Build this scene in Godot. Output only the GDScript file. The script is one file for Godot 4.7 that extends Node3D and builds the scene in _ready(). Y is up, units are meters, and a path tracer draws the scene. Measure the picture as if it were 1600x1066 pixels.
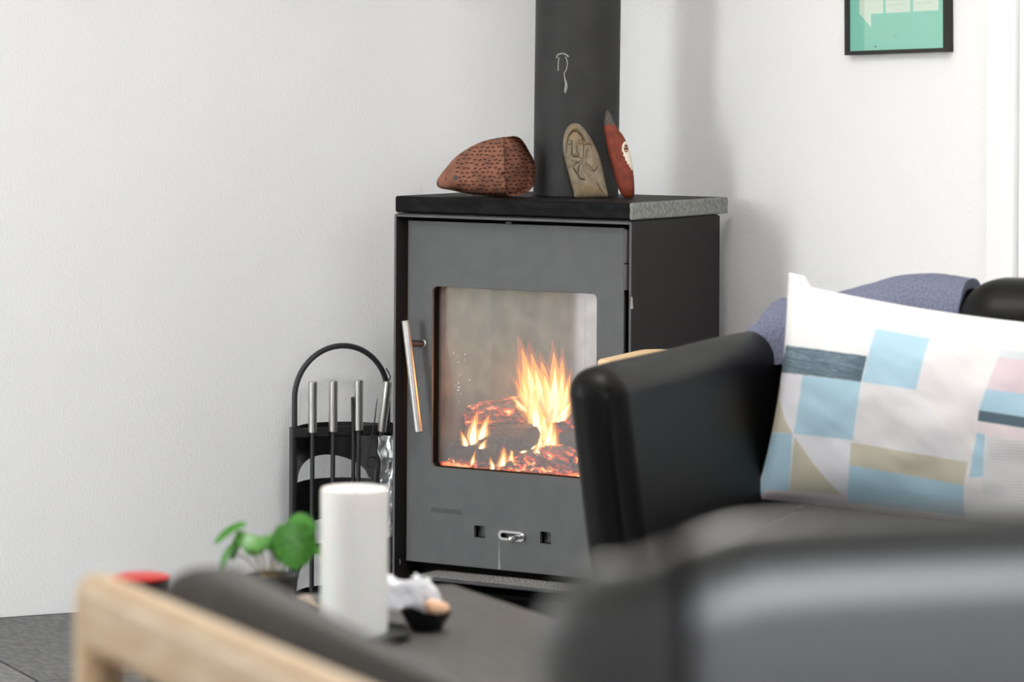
extends Node3D
# A wood stove burning in the corner of a white living room, seen past two armchairs and a coffee table.
# World: y up, metres, camera near the origin looking along -z. "a" runs from the room corner along the left wall, "b" along the right wall.

const HC := 0.991
const CORNER := Vector3(0.0804, 0.0, -6.4387)
const E1 := Vector3(-0.8988, 0.0, 0.4384)
const E2 := Vector3(0.4384, 0.0, 0.8988)
const ROOM_A := 4.2
const ROOM_B := 6.9
const ROOM_H := 2.4
const YAW_R := -64.0   # local x runs along the right wall, local z into the room
const YAW_L := 26.0    # local x runs along the left wall towards the corner, local z into the room
const STOVE := Vector3(0.087, 0.0, -5.7259)
const YAW_S := -32.0

var M := {}
var names := {}
var rng := RandomNumberGenerator.new()


func _ready() -> void:
	rng.seed = 7
	# ---- camera
	var cam := Camera3D.new()
	cam.name = "camera"
	var lens := CameraAttributesPhysical.new()
	lens.frustum_focal_length = 100.0
	lens.exposure_aperture = 7.0
	lens.frustum_focus_distance = 5.62
	lens.frustum_near = 0.1
	lens.frustum_far = 60.0
	add_child(cam)
	cam.attributes = lens
	cam.projection = Camera3D.PROJECTION_FRUSTUM
	cam.near = 0.1
	cam.far = 60.0
	cam.size = 0.1 * 1066.0 / 5200.0
	cam.frustum_offset = Vector2(0.0, -428.0 / 5200.0 * 0.1)
	cam.position = Vector3(0, HC, 0)
	cam.rotation = Vector3(0, 0, 0.006)
	cam.current = true
	# ---- daylight: an overcast sky that enters through the glass door and the window
	var env := Environment.new()
	env.background_mode = Environment.BG_SKY
	var sky := Sky.new()
	var sm := ProceduralSkyMaterial.new()
	sm.sky_top_color = Color(0.90, 0.92, 0.95)
	sm.sky_horizon_color = Color(0.985, 0.985, 0.985)
	sm.sky_energy_multiplier = 3.42
	sm.ground_bottom_color = Color(0.55, 0.55, 0.52)
	sm.ground_horizon_color = Color(0.75, 0.76, 0.74)
	sm.ground_energy_multiplier = 2.6
	sky.sky_material = sm
	env.sky = sky
	env.tonemap_mode = Environment.TONE_MAPPER_LINEAR
	env.tonemap_exposure = 1.0
	env.sdfgi_enabled = true
	env.ssao_enabled = true
	env.ssil_enabled = true
	var we := WorldEnvironment.new()
	we.name = "daylight"
	we.environment = env
	add_child(we)
	materials()
	room()
	stove()
	fire()
	flue()
	figures()
	tool_stand()
	table()
	table_things()
	leather_armchair()
	cushion()
	throw_blanket()
	stool()
	beech_chair()
	near_armchair()
	poster()


# ------------------------------------------------------------------ placing and naming

func rp(a: float, b: float, y := 0.0) -> Vector3:
	return CORNER + E1 * a + E2 * b + Vector3(0, y, 0)


func sp(x: float, y: float, z: float) -> Vector3:
	return STOVE + Vector3(x, y, z).rotated(Vector3.UP, deg_to_rad(YAW_S))


func numbered(called: String) -> String:
	var n: int = names.get(called, 0)
	names[called] = n + 1
	return called if n == 0 else "%s_%03d" % [called, n]


func thing(called: String, label: String, category: String, at: Vector3, turn := 0.0, group := "") -> Node3D:
	var o := Node3D.new()
	o.name = numbered(called)
	add_child(o)
	o.position = at
	o.rotation.y = deg_to_rad(turn)
	tag(o, label, category, group)
	return o


func tag(o: Node, label: String, category: String, group := "") -> void:
	if label:
		o.set_meta("label", label)
	if category:
		o.set_meta("category", category)
	if group:
		o.set_meta("group", group)


func structure(o: Node, label := "") -> void:
	o.set_meta("kind", "structure")
	if label:
		o.set_meta("label", label)


# ------------------------------------------------------------------ mesh pieces: {v: points, t: triangles, u: uvs}

func piece(v: PackedVector3Array, t: PackedInt32Array, u := PackedVector2Array()) -> Dictionary:
	return {"v": v, "t": t, "u": u}


func oriented(p: Dictionary) -> Dictionary:
	# triangles made to run counter-clockwise seen from outside
	var v: PackedVector3Array = p.v
	var t: PackedInt32Array = p.t
	var c := Vector3.ZERO
	for q in v:
		c += q
	c /= maxf(1.0, v.size())
	var vol := 0.0
	for i in range(0, t.size(), 3):
		vol += (v[t[i]] - c).dot((v[t[i + 1]] - c).cross(v[t[i + 2]] - c))
	if vol < 0.0:
		for i in range(0, t.size(), 3):
			var k := t[i + 1]
			t[i + 1] = t[i + 2]
			t[i + 2] = k
		p.t = t
	return p


func xf(p: Dictionary, m: Transform3D) -> Dictionary:
	var v: PackedVector3Array = p.v.duplicate()
	for i in v.size():
		v[i] = m * v[i]
	return piece(v, p.t.duplicate(), p.u.duplicate())


func mv(p: Dictionary, x: float, y: float, z: float) -> Dictionary:
	return xf(p, Transform3D(Basis(), Vector3(x, y, z)))


func bend(p: Dictionary, f: Callable) -> Dictionary:
	var v: PackedVector3Array = p.v
	for i in v.size():
		v[i] = f.call(v[i])
	p.v = v
	return p


func mesh_of(surfaces: Array, crease := 38.0) -> ArrayMesh:
	# surfaces: [[pieces, material], ...]; normals are shared where faces meet at less than the crease angle
	var am := ArrayMesh.new()
	var limit := cos(deg_to_rad(crease))
	for s in surfaces:
		var ov := PackedVector3Array()
		var on := PackedVector3Array()
		var ou := PackedVector2Array()
		for p0 in s[0]:
			var p: Dictionary = oriented(p0)
			var v: PackedVector3Array = p.v
			var t: PackedInt32Array = p.t
			var u: PackedVector2Array = p.u
			var has_u := u.size() == v.size()
			var fn := PackedVector3Array()
			var ar := PackedFloat32Array()
			var at := []
			at.resize(v.size())
			for i in v.size():
				at[i] = []
			for i in range(0, t.size(), 3):
				var n := (v[t[i + 1]] - v[t[i]]).cross(v[t[i + 2]] - v[t[i]])
				var l := n.length()
				fn.append(n / l if l > 1e-14 else Vector3.ZERO)
				ar.append(l)
				if l > 1e-14:
					for k in 3:
						at[t[i + k]].append(i / 3)
			for i in range(0, t.size(), 3):
				var f := i / 3
				if ar[f] <= 1e-14:
					continue
				for k in [0, 2, 1]:
					var j := t[i + k]
					var n := Vector3.ZERO
					for g in at[j]:
						if fn[g].dot(fn[f]) >= limit:
							n += fn[g] * ar[g]
					ov.append(v[j])
					on.append(n.normalized())
					ou.append(u[j] if has_u else Vector2(v[j].x, v[j].y))
		var arr := []
		arr.resize(Mesh.ARRAY_MAX)
		arr[Mesh.ARRAY_VERTEX] = ov
		arr[Mesh.ARRAY_NORMAL] = on
		arr[Mesh.ARRAY_TEX_UV] = ou
		am.add_surface_from_arrays(Mesh.PRIMITIVE_TRIANGLES, arr)
		am.surface_set_material(am.get_surface_count() - 1, s[1])
	return am


func put(called: String, pieces: Array, m: Material, parent: Node = null, crease := 38.0) -> MeshInstance3D:
	return put_mesh(called, mesh_of([[pieces, m]], crease), parent)


func put_mesh(called: String, mesh: Mesh, parent: Node = null) -> MeshInstance3D:
	var o := MeshInstance3D.new()
	o.mesh = mesh
	o.name = called if parent else numbered(called)
	if parent:
		parent.add_child(o, true)
	else:
		add_child(o)
	return o


# a grid of nu by nv points; wrapped in u when wu, with both ends capped when caps
func surf(nu: int, nv: int, f: Callable, wu := true, caps := true) -> Dictionary:
	var v := PackedVector3Array()
	var t := PackedInt32Array()
	var uv := PackedVector2Array()
	for j in nv:
		for i in nu:
			v.append(f.call(float(i) / (nu if wu else nu - 1), float(j) / (nv - 1)))
			uv.append(Vector2(float(i) / (nu if wu else nu - 1), float(j) / (nv - 1)))
	for j in nv - 1:
		for i in (nu if wu else nu - 1):
			var a := j * nu + i
			var b := j * nu + (i + 1) % nu
			t.append_array([a, b, b + nu, a, b + nu, a + nu])
	if wu and caps:
		for e in [0, nv - 1]:
			var c := Vector3.ZERO
			for i in nu:
				c += v[e * nu + i]
			var k := v.size()
			v.append(c / nu)
			uv.append(Vector2(0.5, 0.0 if e == 0 else 1.0))
			for i in nu:
				var a: int = e * nu + i
				var b: int = e * nu + (i + 1) % nu
				if e == 0:
					t.append_array([k, b, a])
				else:
					t.append_array([k, a, b])
	return piece(v, t, uv)


# profile of (radius, height) points turned round the y axis
func lathe(profile: Array, n := 32, caps := true) -> Dictionary:
	var m := profile.size()
	return surf(n, m, func(u: float, w: float):
		var p: Vector2 = profile[int(round(w * (m - 1)))]
		return Vector3(p.x * cos(u * TAU), p.y, p.x * sin(u * TAU)), true, caps)


func tube(path: Array, radius, n := 10) -> Dictionary:
	var m := path.size()
	var frames := []
	var prev := Vector3.ZERO
	for i in m:
		var d: Vector3 = (path[mini(i + 1, m - 1)] - path[maxi(i - 1, 0)]).normalized()
		var s := prev
		if i == 0:
			s = d.cross(Vector3.UP if absf(d.y) < 0.9 else Vector3.RIGHT).normalized()
		else:
			s = (s - d * s.dot(d)).normalized()
		prev = s
		frames.append([s, d.cross(s)])
	return surf(n, m, func(u: float, w: float):
		var i := int(round(w * (m - 1)))
		var r: float = radius if radius is float else radius[i]
		return path[i] + (frames[i][0] * cos(u * TAU) + frames[i][1] * sin(u * TAU)) * r)


func rod(a: Vector3, b: Vector3, r: float, n := 14) -> Dictionary:
	var d := (b - a).normalized()
	var e := minf(r * 0.25, 0.001)
	return tube([a, a + d * e, b - d * e, b], [r - e, r, r, r - e], n)


# box with rounded edges; k steps round an edge, "inner" extra rows across a face for bending
func rbox(size: Vector3, r: float, k := 2, inner := 0, centre := Vector3.ZERO) -> Dictionary:
	var h := size / 2.0
	r = minf(r, minf(h.x, minf(h.y, h.z)) * 0.999)
	var co := []
	for ax in 3:
		var c := []
		var flat: float = h[ax] - r
		for j in range(k, -1, -1):
			c.append(-flat - r * tan(PI / 4.0 * j / k))
		for j in inner:
			c.append(-flat + 2.0 * flat * (j + 1) / (inner + 1))
		for j in k + 1:
			c.append(flat + r * tan(PI / 4.0 * j / k))
		co.append(c)
	var v := PackedVector3Array()
	var t := PackedInt32Array()
	var index := {}
	for ax in 3:
		var a1 := (ax + 1) % 3
		var a2 := (ax + 2) % 3
		for s in [-1.0, 1.0]:
			var grid := []
			for p in co[a1]:
				var row := []
				for q in co[a2]:
					var x := Vector3.ZERO
					x[ax] = s * h[ax]
					x[a1] = p
					x[a2] = q
					var core := Vector3(clampf(x.x, -h.x + r, h.x - r), clampf(x.y, -h.y + r, h.y - r), clampf(x.z, -h.z + r, h.z - r))
					x = core + (x - core).normalized() * r
					var key := Vector3i((x * 200000.0).round())
					if not index.has(key):
						index[key] = v.size()
						v.append(x + centre)
					row.append(index[key])
				grid.append(row)
			for i in grid.size() - 1:
				for j in grid[0].size() - 1:
					var q := [grid[i][j], grid[i + 1][j], grid[i + 1][j + 1], grid[i][j + 1]]
					if s > 0:
						t.append_array([q[0], q[1], q[2], q[0], q[2], q[3]])
					else:
						t.append_array([q[0], q[2], q[1], q[0], q[3], q[2]])
	return piece(v, t)


func box(x0: float, x1: float, y0: float, y1: float, z0: float, z1: float, r := 0.0008) -> Dictionary:
	return rbox(Vector3(x1 - x0, y1 - y0, z1 - z0), r, 1, 0, Vector3((x0 + x1) / 2, (y0 + y1) / 2, (z0 + z1) / 2))


# outline in xy pushed from z0 to z1, edges eased by "ease"
func prism(poly: PackedVector2Array, z0: float, z1: float, ease := 0.0) -> Dictionary:
	if Geometry2D.is_polygon_clockwise(poly):
		poly.reverse()
	var n := poly.size()
	var inset := PackedVector2Array()
	for i in n:
		var d1 := (poly[i] - poly[(i + n - 1) % n]).normalized()
		var d2 := (poly[(i + 1) % n] - poly[i]).normalized()
		var nn := (d1.orthogonal() + d2.orthogonal()).normalized()
		var out := -nn if nn.dot(Vector2(d1.y, -d1.x)) < 0 else nn
		inset.append(poly[i] - out * ease)
	var rings := [[inset, z0], [poly, z0 + ease], [poly, z1 - ease], [inset, z1]] if ease > 0 else [[poly, z0], [poly, z1]]
	var v := PackedVector3Array()
	var t := PackedInt32Array()
	for g in rings:
		for p in g[0]:
			v.append(Vector3(p.x, p.y, g[1]))
	for g in rings.size() - 1:
		for i in n:
			var a := g * n + i
			var b := g * n + (i + 1) % n
			t.append_array([a, b, b + n, a, b + n, a + n])
	var caps := Geometry2D.triangulate_polygon(poly)
	var last := (rings.size() - 1) * n
	for i in range(0, caps.size(), 3):
		var a := caps[i]
		var b := caps[i + 1]
		var c := caps[i + 2]
		if (poly[b] - poly[a]).cross(poly[c] - poly[a]) < 0:
			var k := b
			b = c
			c = k
		t.append_array([last + a, last + b, last + c, a, c, b])
	return piece(v, t)


func round_rect(x0: float, x1: float, y0: float, y1: float, r: float, k := 6) -> PackedVector2Array:
	var o := PackedVector2Array()
	for c in [[x1 - r, y1 - r, 0.0], [x0 + r, y1 - r, 90.0], [x0 + r, y0 + r, 180.0], [x1 - r, y0 + r, 270.0]]:
		for i in k + 1:
			var a := deg_to_rad(c[2] + 90.0 * i / k)
			o.append(Vector2(c[0] + r * cos(a), c[1] + r * sin(a)))
	return o


# a plate between two outlines of equally many points
func ring_plate(outer: PackedVector2Array, inner: PackedVector2Array, z0: float, z1: float) -> Dictionary:
	var n := outer.size()
	var v := PackedVector3Array()
	var t := PackedInt32Array()
	for g in [[outer, z1], [inner, z1], [inner, z0], [outer, z0]]:
		for p in g[0]:
			v.append(Vector3(p.x, p.y, g[1]))
	for g in 4:
		for i in n:
			var a := g * n + i
			var b := g * n + (i + 1) % n
			var c := ((g + 1) % 4) * n + (i + 1) % n
			var d := ((g + 1) % 4) * n + i
			t.append_array([a, b, c, a, c, d])
	return welded(piece(v, t))


func welded(p: Dictionary) -> Dictionary:
	var index := {}
	var v := PackedVector3Array()
	var to := PackedInt32Array()
	for q in p.v:
		var key := Vector3i((q * 200000.0).round())
		if not index.has(key):
			index[key] = v.size()
			v.append(q)
		to.append(index[key])
	var t := PackedInt32Array()
	for i in range(0, p.t.size(), 3):
		var a := to[p.t[i]]
		var b := to[p.t[i + 1]]
		var c := to[p.t[i + 2]]
		if a != b and b != c and a != c:
			t.append_array([a, b, c])
	return piece(v, t)


func frame_rect(x0: float, x1: float, y0: float, y1: float, r: float, ox0: float, ox1: float, oy0: float, oy1: float, z0: float, z1: float, k := 6) -> Dictionary:
	var inner := round_rect(x0, x1, y0, y1, r, k)
	var outer := PackedVector2Array()
	for c in [Vector2(ox1, oy1), Vector2(ox0, oy1), Vector2(ox0, oy0), Vector2(ox1, oy0)]:
		for i in k + 1:
			outer.append(c)
	return ring_plate(outer, inner, z0, z1)


# a plate made of the cells of a grid, with the listed cells left open
func cell_plate(xs: Array, ys: Array, holes: Array, z0: float, z1: float) -> Dictionary:
	var nx := xs.size()
	var v := PackedVector3Array()
	var t := PackedInt32Array()
	for z in [z0, z1]:
		for y in ys:
			for x in xs:
				v.append(Vector3(x, y, z))
	var up := nx * ys.size()
	var solid := func(i: int, j: int) -> bool: return i >= 0 and j >= 0 and i < nx - 1 and j < ys.size() - 1 and not holes.has(Vector2i(i, j))
	for j in ys.size() - 1:
		for i in nx - 1:
			if not solid.call(i, j):
				continue
			var q := [j * nx + i, j * nx + i + 1, (j + 1) * nx + i + 1, (j + 1) * nx + i]
			t.append_array([q[0] + up, q[1] + up, q[2] + up, q[0] + up, q[2] + up, q[3] + up])
			t.append_array([q[0], q[2], q[1], q[0], q[3], q[2]])
			var side := [[i, j - 1, 0, 1], [i + 1, j, 1, 2], [i, j + 1, 2, 3], [i - 1, j, 3, 0]]
			for e in side:
				if not solid.call(e[0], e[1]):
					var a: int = q[e[2]]
					var b: int = q[e[3]]
					t.append_array([a, b, b + up, a, b + up, a + up])
	return piece(v, t)


# closed sheet of a thickness over a grid of points f(u, w); uv follows the grid
func sheet(nu: int, nv: int, thick: float, f: Callable) -> Dictionary:
	var pts := []
	for j in nv:
		for i in nu:
			pts.append(f.call(float(i) / (nu - 1), float(j) / (nv - 1)))
	var v := PackedVector3Array()
	var uv := PackedVector2Array()
	for s in [0.5, -0.5]:
		for j in nv:
			for i in nu:
				var du: Vector3 = pts[j * nu + mini(i + 1, nu - 1)] - pts[j * nu + maxi(i - 1, 0)]
				var dv: Vector3 = pts[mini(j + 1, nv - 1) * nu + i] - pts[maxi(j - 1, 0) * nu + i]
				v.append(pts[j * nu + i] + du.cross(dv).normalized() * thick * s)
				uv.append(Vector2(float(i) / (nu - 1), float(j) / (nv - 1)))
	var t := PackedInt32Array()
	var up := nu * nv
	for j in nv - 1:
		for i in nu - 1:
			var a := j * nu + i
			t.append_array([a, a + 1, a + nu + 1, a, a + nu + 1, a + nu])
			t.append_array([up + a, up + a + nu + 1, up + a + 1, up + a, up + a + nu, up + a + nu + 1])
	var rim := []
	for i in nu:
		rim.append(i)
	for j in range(1, nv):
		rim.append(j * nu + nu - 1)
	for i in range(nu - 2, -1, -1):
		rim.append((nv - 1) * nu + i)
	for j in range(nv - 2, 0, -1):
		rim.append(j * nu)
	for i in rim.size():
		var a: int = rim[i]
		var b: int = rim[(i + 1) % rim.size()]
		t.append_array([a, a + up, b + up, a, b + up, b])
	return piece(v, t, uv)


# a pebble: a convex-ish outline in xy swollen to "depth" in z; uv is the outline's box; extra(x, y) lifts the front
func pebble(outline: PackedVector2Array, depth: float, rings := 14, power := 0.6, extra = null, centre = null) -> Dictionary:
	var n := outline.size()
	var c := Vector2.ZERO
	for p in outline:
		c += p
	c = c / n if centre == null else centre
	var lo := outline[0]
	var hi := outline[0]
	for p in outline:
		lo = lo.min(p)
		hi = hi.max(p)
	var v := PackedVector3Array()
	var uv := PackedVector2Array()
	var t := PackedInt32Array()
	for j in range(-rings, rings + 1):
		var w := float(j) / rings
		var k := cos(w * PI / 2)
		var z := signf(w) * pow(sin(absf(w) * PI / 2), 1.0) * depth / 2
		k = pow(maxf(k, 0.0), power)
		for p in outline:
			var q := c + (p - c) * maxf(k, 0.001)
			var e := 0.0
			if extra != null and w > 0.0:
				e = extra.call(q.x, q.y) * smoothstep(0.0, 0.45, w)
			v.append(Vector3(q.x, q.y, z + e))
			uv.append(Vector2((q.x - lo.x) / (hi.x - lo.x), 1.0 - (q.y - lo.y) / (hi.y - lo.y)))
	for j in 2 * rings:
		for i in n:
			var a := j * n + i
			var b := j * n + (i + 1) % n
			t.append_array([a, b, b + n, a, b + n, a + n])
	return piece(v, t, uv)


func smooth_outline(points: Array, per := 6) -> PackedVector2Array:
	var o := PackedVector2Array()
	var n := points.size()
	for i in n:
		var p0: Vector2 = points[(i + n - 1) % n]
		var p1: Vector2 = points[i]
		var p2: Vector2 = points[(i + 1) % n]
		var p3: Vector2 = points[(i + 2) % n]
		for k in per:
			o.append(p1.cubic_interpolate(p2, p0, p3, float(k) / per))
	return o


func smooth_path(points: Array, per := 6) -> Array:
	var o := []
	var n := points.size()
	for i in n - 1:
		var p0: Vector3 = points[maxi(i - 1, 0)]
		var p3: Vector3 = points[mini(i + 2, n - 1)]
		for k in per:
			o.append((points[i] as Vector3).cubic_interpolate(points[i + 1], p0, p3, float(k) / per))
	o.append(points[n - 1])
	return o


# ------------------------------------------------------------------ materials

func noise(freq: float, octaves := 4, seed_ := 1, size := 512, kind := FastNoiseLite.TYPE_SIMPLEX_SMOOTH, ramp: Array = []) -> NoiseTexture2D:
	var f := FastNoiseLite.new()
	f.noise_type = kind
	f.frequency = freq
	f.fractal_octaves = octaves
	f.seed = seed_
	var t := NoiseTexture2D.new()
	t.width = size
	t.height = size
	t.seamless = true
	t.noise = f
	if ramp:
		var g := Gradient.new()
		g.offsets = PackedFloat32Array(ramp.map(func(x): return x[0]))
		g.colors = PackedColorArray(ramp.map(func(x): return x[1]))
		t.color_ramp = g
	return t


func flat(c: Color, rough := 0.6, metal := 0.0, spec := 0.5) -> StandardMaterial3D:
	var m := StandardMaterial3D.new()
	m.albedo_color = c
	m.roughness = rough
	m.metallic = metal
	m.metallic_specular = spec
	return m


func grained(c1: Color, c2: Color, rough: float, scale: Vector3, freq := 0.02, relief := 0.0, seed_ := 1, metal := 0.0, spec := 0.5, octaves := 4) -> StandardMaterial3D:
	var m := flat(Color.WHITE, rough, metal, spec)
	m.albedo_texture = noise(freq, octaves, seed_, 512, FastNoiseLite.TYPE_SIMPLEX_SMOOTH, [[0.25, c1], [0.75, c2]])
	m.uv1_triplanar = true
	m.uv1_scale = scale
	if relief > 0.0:
		m.heightmap_enabled = true
		m.heightmap_texture = noise(freq, octaves, seed_)
		m.heightmap_scale = relief
	return m


func relief(m: StandardMaterial3D, freq: float, cm: float, scale: Vector3, octaves := 4, seed_ := 3, size := 512) -> StandardMaterial3D:
	m.heightmap_enabled = true
	m.heightmap_texture = noise(freq, octaves, seed_, size)
	m.heightmap_scale = cm
	m.uv1_triplanar = true
	m.uv1_scale = scale
	return m


func glow(c: Color, energy: float, alpha := 1.0) -> StandardMaterial3D:
	var m := flat(Color(0, 0, 0, alpha), 1.0)
	m.metallic_specular = 0.0
	m.emission_enabled = true
	m.emission = c
	m.emission_energy_multiplier = energy
	if alpha < 1.0:
		m.transparency = BaseMaterial3D.TRANSPARENCY_ALPHA
	return m


func flame_glow(cols: Array, energy: float, alpha: float) -> StandardMaterial3D:
	var m := glow(Color.WHITE, energy, alpha)
	var g := Gradient.new()
	g.offsets = PackedFloat32Array(cols.map(func(x): return x[0]))
	g.colors = PackedColorArray(cols.map(func(x): return x[1]))
	var t := GradientTexture2D.new()
	t.gradient = g
	t.width = 8
	t.height = 128
	t.fill_from = Vector2(0, 0)
	t.fill_to = Vector2(0, 1)
	m.emission_texture = t
	m.emission_operator = BaseMaterial3D.EMISSION_OP_MULTIPLY
	m.texture_repeat = false
	return m


func materials() -> void:
	M.wall = relief(flat(Color(0.925, 0.925, 0.925), 0.85, 0.0, 0.25), 0.05, 0.06, Vector3(3.4, 1.7, 3.4), 6, 4, 1024)
	M.ceiling = relief(flat(Color(0.94, 0.94, 0.935), 0.9, 0.0, 0.2), 0.03, 0.1, Vector3(2, 2, 2))
	M.trim = flat(Color(0.95, 0.95, 0.95), 0.45)
	M.slates = []
	for k in 3:
		var g: float = [0.40, 0.43, 0.50][k]
		M.slates.append(grained(Color(g * 0.88, g * 0.88, g * 0.89), Color(g * 1.06, g * 1.06, g * 1.06), 0.6, Vector3(2.2, 2.2, 5.0), 0.02, 0.06, 30 + k, 0.0, 0.4))
	M.grout = flat(Color(0.36, 0.36, 0.36), 0.9)
	M.paving = grained(Color(0.62, 0.61, 0.58), Color(0.70, 0.69, 0.67), 0.9, Vector3(1, 1, 1), 0.03)
	M.door = grained(Color(0.318, 0.320, 0.326), Color(0.336, 0.338, 0.343), 0.55, Vector3(3, 3, 3), 0.012, 0.0, 5, 0.0, 0.5)
	M.case = flat(Color(0.15, 0.145, 0.145), 0.55, 0.0, 0.3)
	M.vent = flat(Color(0.27, 0.272, 0.275), 0.6)
	M.black = flat(Color(0.04, 0.04, 0.04), 0.8, 0.0, 0.2)
	M.edge = flat(Color(0.31, 0.30, 0.31), 0.5)
	M.pipe = grained(Color(0.165, 0.165, 0.165), Color(0.19, 0.19, 0.19), 0.6, Vector3(2, 2, 2), 0.015, 0.0, 8, 0.0, 0.4)
	M.stone = grained(Color(0.055, 0.055, 0.06), Color(0.11, 0.11, 0.115), 0.5, Vector3(3, 6, 3), 0.015, 0.02, 11, 0.0, 0.18)
	M.grey_stone = grained(Color(0.44, 0.44, 0.43), Color(0.54, 0.55, 0.53), 0.75, Vector3(9, 9, 9), 0.02, 0.05, 12)
	M.steel = flat(Color(0.72, 0.71, 0.70), 0.42, 1.0)
	M.chrome = flat(Color(0.85, 0.85, 0.85), 0.12, 1.0)
	M.iron = flat(Color(0.17, 0.17, 0.18), 0.5, 0.0, 0.5)
	M.iron_sheet = flat(Color(0.11, 0.11, 0.115), 0.33, 0.0, 0.5)
	M.ash = grained(Color(0.36, 0.36, 0.36), Color(0.66, 0.65, 0.64), 0.95, Vector3(12, 12, 12), 0.04, 0.15, 14)
	M.lining = grained(Color(0.21, 0.205, 0.20), Color(0.33, 0.325, 0.32), 0.95, Vector3(3, 3, 3), 0.012, 0.0, 15)
	M.glass = flat(Color(0.95, 0.95, 0.95, 0.02), 0.02)
	M.hazy_glass = flat(Color(0.80, 0.79, 0.79, 0.14), 0.03)  # ash film; its pale veil also paints the haze of reflections
	M.hazy_glass.transparency = BaseMaterial3D.TRANSPARENCY_ALPHA
	M.glass.transparency = BaseMaterial3D.TRANSPARENCY_ALPHA
	M.window_glass = flat(Color(1, 1, 1, 0.02), 0.0)
	M.window_glass.transparency = BaseMaterial3D.TRANSPARENCY_ALPHA
	M.char = grained(Color(0.05, 0.045, 0.045), Color(0.30, 0.26, 0.25), 0.95, Vector3(14, 14, 14), 0.02, 0.35, 17)
	M.ember_log = ember_material(0.5, 18, 2.2)
	M.embers = ember_material(0.48, 19, 2.6)
	M.leather = relief(flat(Color(0.05, 0.049, 0.048), 0.45, 0.0, 0.27), 0.05, 0.012, Vector3(9, 9, 9), 3, 21)
	M.near_leather = relief(flat(Color(0.068, 0.064, 0.061), 0.40, 0.0, 0.72), 0.05, 0.02, Vector3(9, 9, 9), 3, 21)
	M.seam = flat(Color(0.05, 0.05, 0.05), 0.8, 0.0, 0.15)
	M.matte_leather = relief(flat(Color(0.26, 0.24, 0.225), 0.6, 0.0, 0.3), 0.05, 0.02, Vector3(9, 9, 9), 3, 22)
	M.beech = wood(Color(0.91, 0.755, 0.57), Color(0.96, 0.835, 0.67), 0.42, 23)
	M.table = wood(Color(0.235, 0.22, 0.21), Color(0.295, 0.28, 0.268), 0.45, 24)
	M.wax = flat(Color(0.985, 0.98, 0.955), 0.45)
	M.wax.subsurf_scatter_enabled = true
	M.wax.subsurf_scatter_strength = 0.2
	M.wick = flat(Color(0.08, 0.07, 0.06), 0.9)
	M.black_gloss = flat(Color(0.06, 0.06, 0.06), 0.3)
	M.tin = flat(Color(0.03, 0.03, 0.03), 0.35)
	M.napkin = relief(flat(Color(0.93, 0.93, 0.94), 0.9, 0.0, 0.2), 0.06, 0.05, Vector3(12, 12, 12))
	M.peach = flat(Color(0.92, 0.74, 0.60), 0.7)
	M.shell = grained(Color(0.66, 0.58, 0.50), Color(0.80, 0.73, 0.66), 0.6, Vector3(20, 20, 20), 0.02)
	M.leaf = grained(Color(0.22, 0.50, 0.12), Color(0.36, 0.64, 0.20), 0.45, Vector3(14, 14, 14), 0.02, 0.0, 25)
	M.leaf.backlight_enabled = true
	M.leaf.backlight = Color(0.5, 0.6, 0.3)
	M.stem = flat(Color(0.55, 0.47, 0.30), 0.7)
	M.soil = grained(Color(0.10, 0.08, 0.06), Color(0.2, 0.16, 0.12), 1.0, Vector3(20, 20, 20), 0.05, 0.2, 27)
	M.pot = flat(Color(0.09, 0.09, 0.095), 0.55)
	M.red = flat(Color(0.75, 0.06, 0.05), 0.3)
	M.knit = grained(Color(0.36, 0.375, 0.45), Color(0.50, 0.515, 0.59), 0.95, Vector3(10, 10, 10), 0.05, 0.25, 28, 0.0, 0.2)
	M.foil = flat(Color(0.86, 0.87, 0.88), 0.42, 1.0)
	M.frame = flat(Color(0.11, 0.10, 0.095), 0.45)
	M.opal = flat(Color(0.9, 0.9, 0.88), 0.4)  # glow of the added globe lamp
	M.opal.emission_enabled = true
	M.opal.emission = Color(1.0, 0.985, 0.96)
	M.opal.emission_energy_multiplier = 1.3
	M.curtain = relief(flat(Color(0.81, 0.815, 0.775), 0.9, 0.0, 0.2), 0.05, 0.05, Vector3(6, 6, 6))
	M.curtain.backlight_enabled = true
	M.curtain.backlight = Color(0.95, 0.955, 0.91)
	M.paint = flat(Color(0.62, 0.62, 0.61), 0.6)


func ember_material(level: float, seed_: int, energy: float) -> StandardMaterial3D:
	var m := grained(Color(0.10, 0.085, 0.085), Color(0.36, 0.30, 0.29), 0.95, Vector3(4, 9, 9), 0.014, 0.2, seed_)
	m.emission_enabled = true
	m.emission = Color.WHITE
	m.emission_energy_multiplier = energy
	m.emission_operator = BaseMaterial3D.EMISSION_OP_MULTIPLY
	m.emission_texture = noise(0.012, 3, seed_ + 50, 512, FastNoiseLite.TYPE_SIMPLEX_SMOOTH, [[level, Color(0.015, 0.001, 0.0)], [level + 0.16, Color(0.62, 0.10, 0.05)], [level + 0.3, Color(1.0, 0.5, 0.22)], [0.97, Color(1.0, 0.85, 0.6)]])
	return m


func wood(c1: Color, c2: Color, rough: float, seed_: int) -> StandardMaterial3D:
	var m := grained(c1, c2, rough, Vector3(1.2, 9, 9), 0.02, 0.02, seed_)
	return m


# ------------------------------------------------------------------ the room

func wall(called: String, label: String, parts: Array, m: Material) -> MeshInstance3D:
	var o := put(called, parts, m)
	o.position = CORNER
	o.rotation.y = deg_to_rad(YAW_R)
	structure(o, label)
	return o


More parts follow.
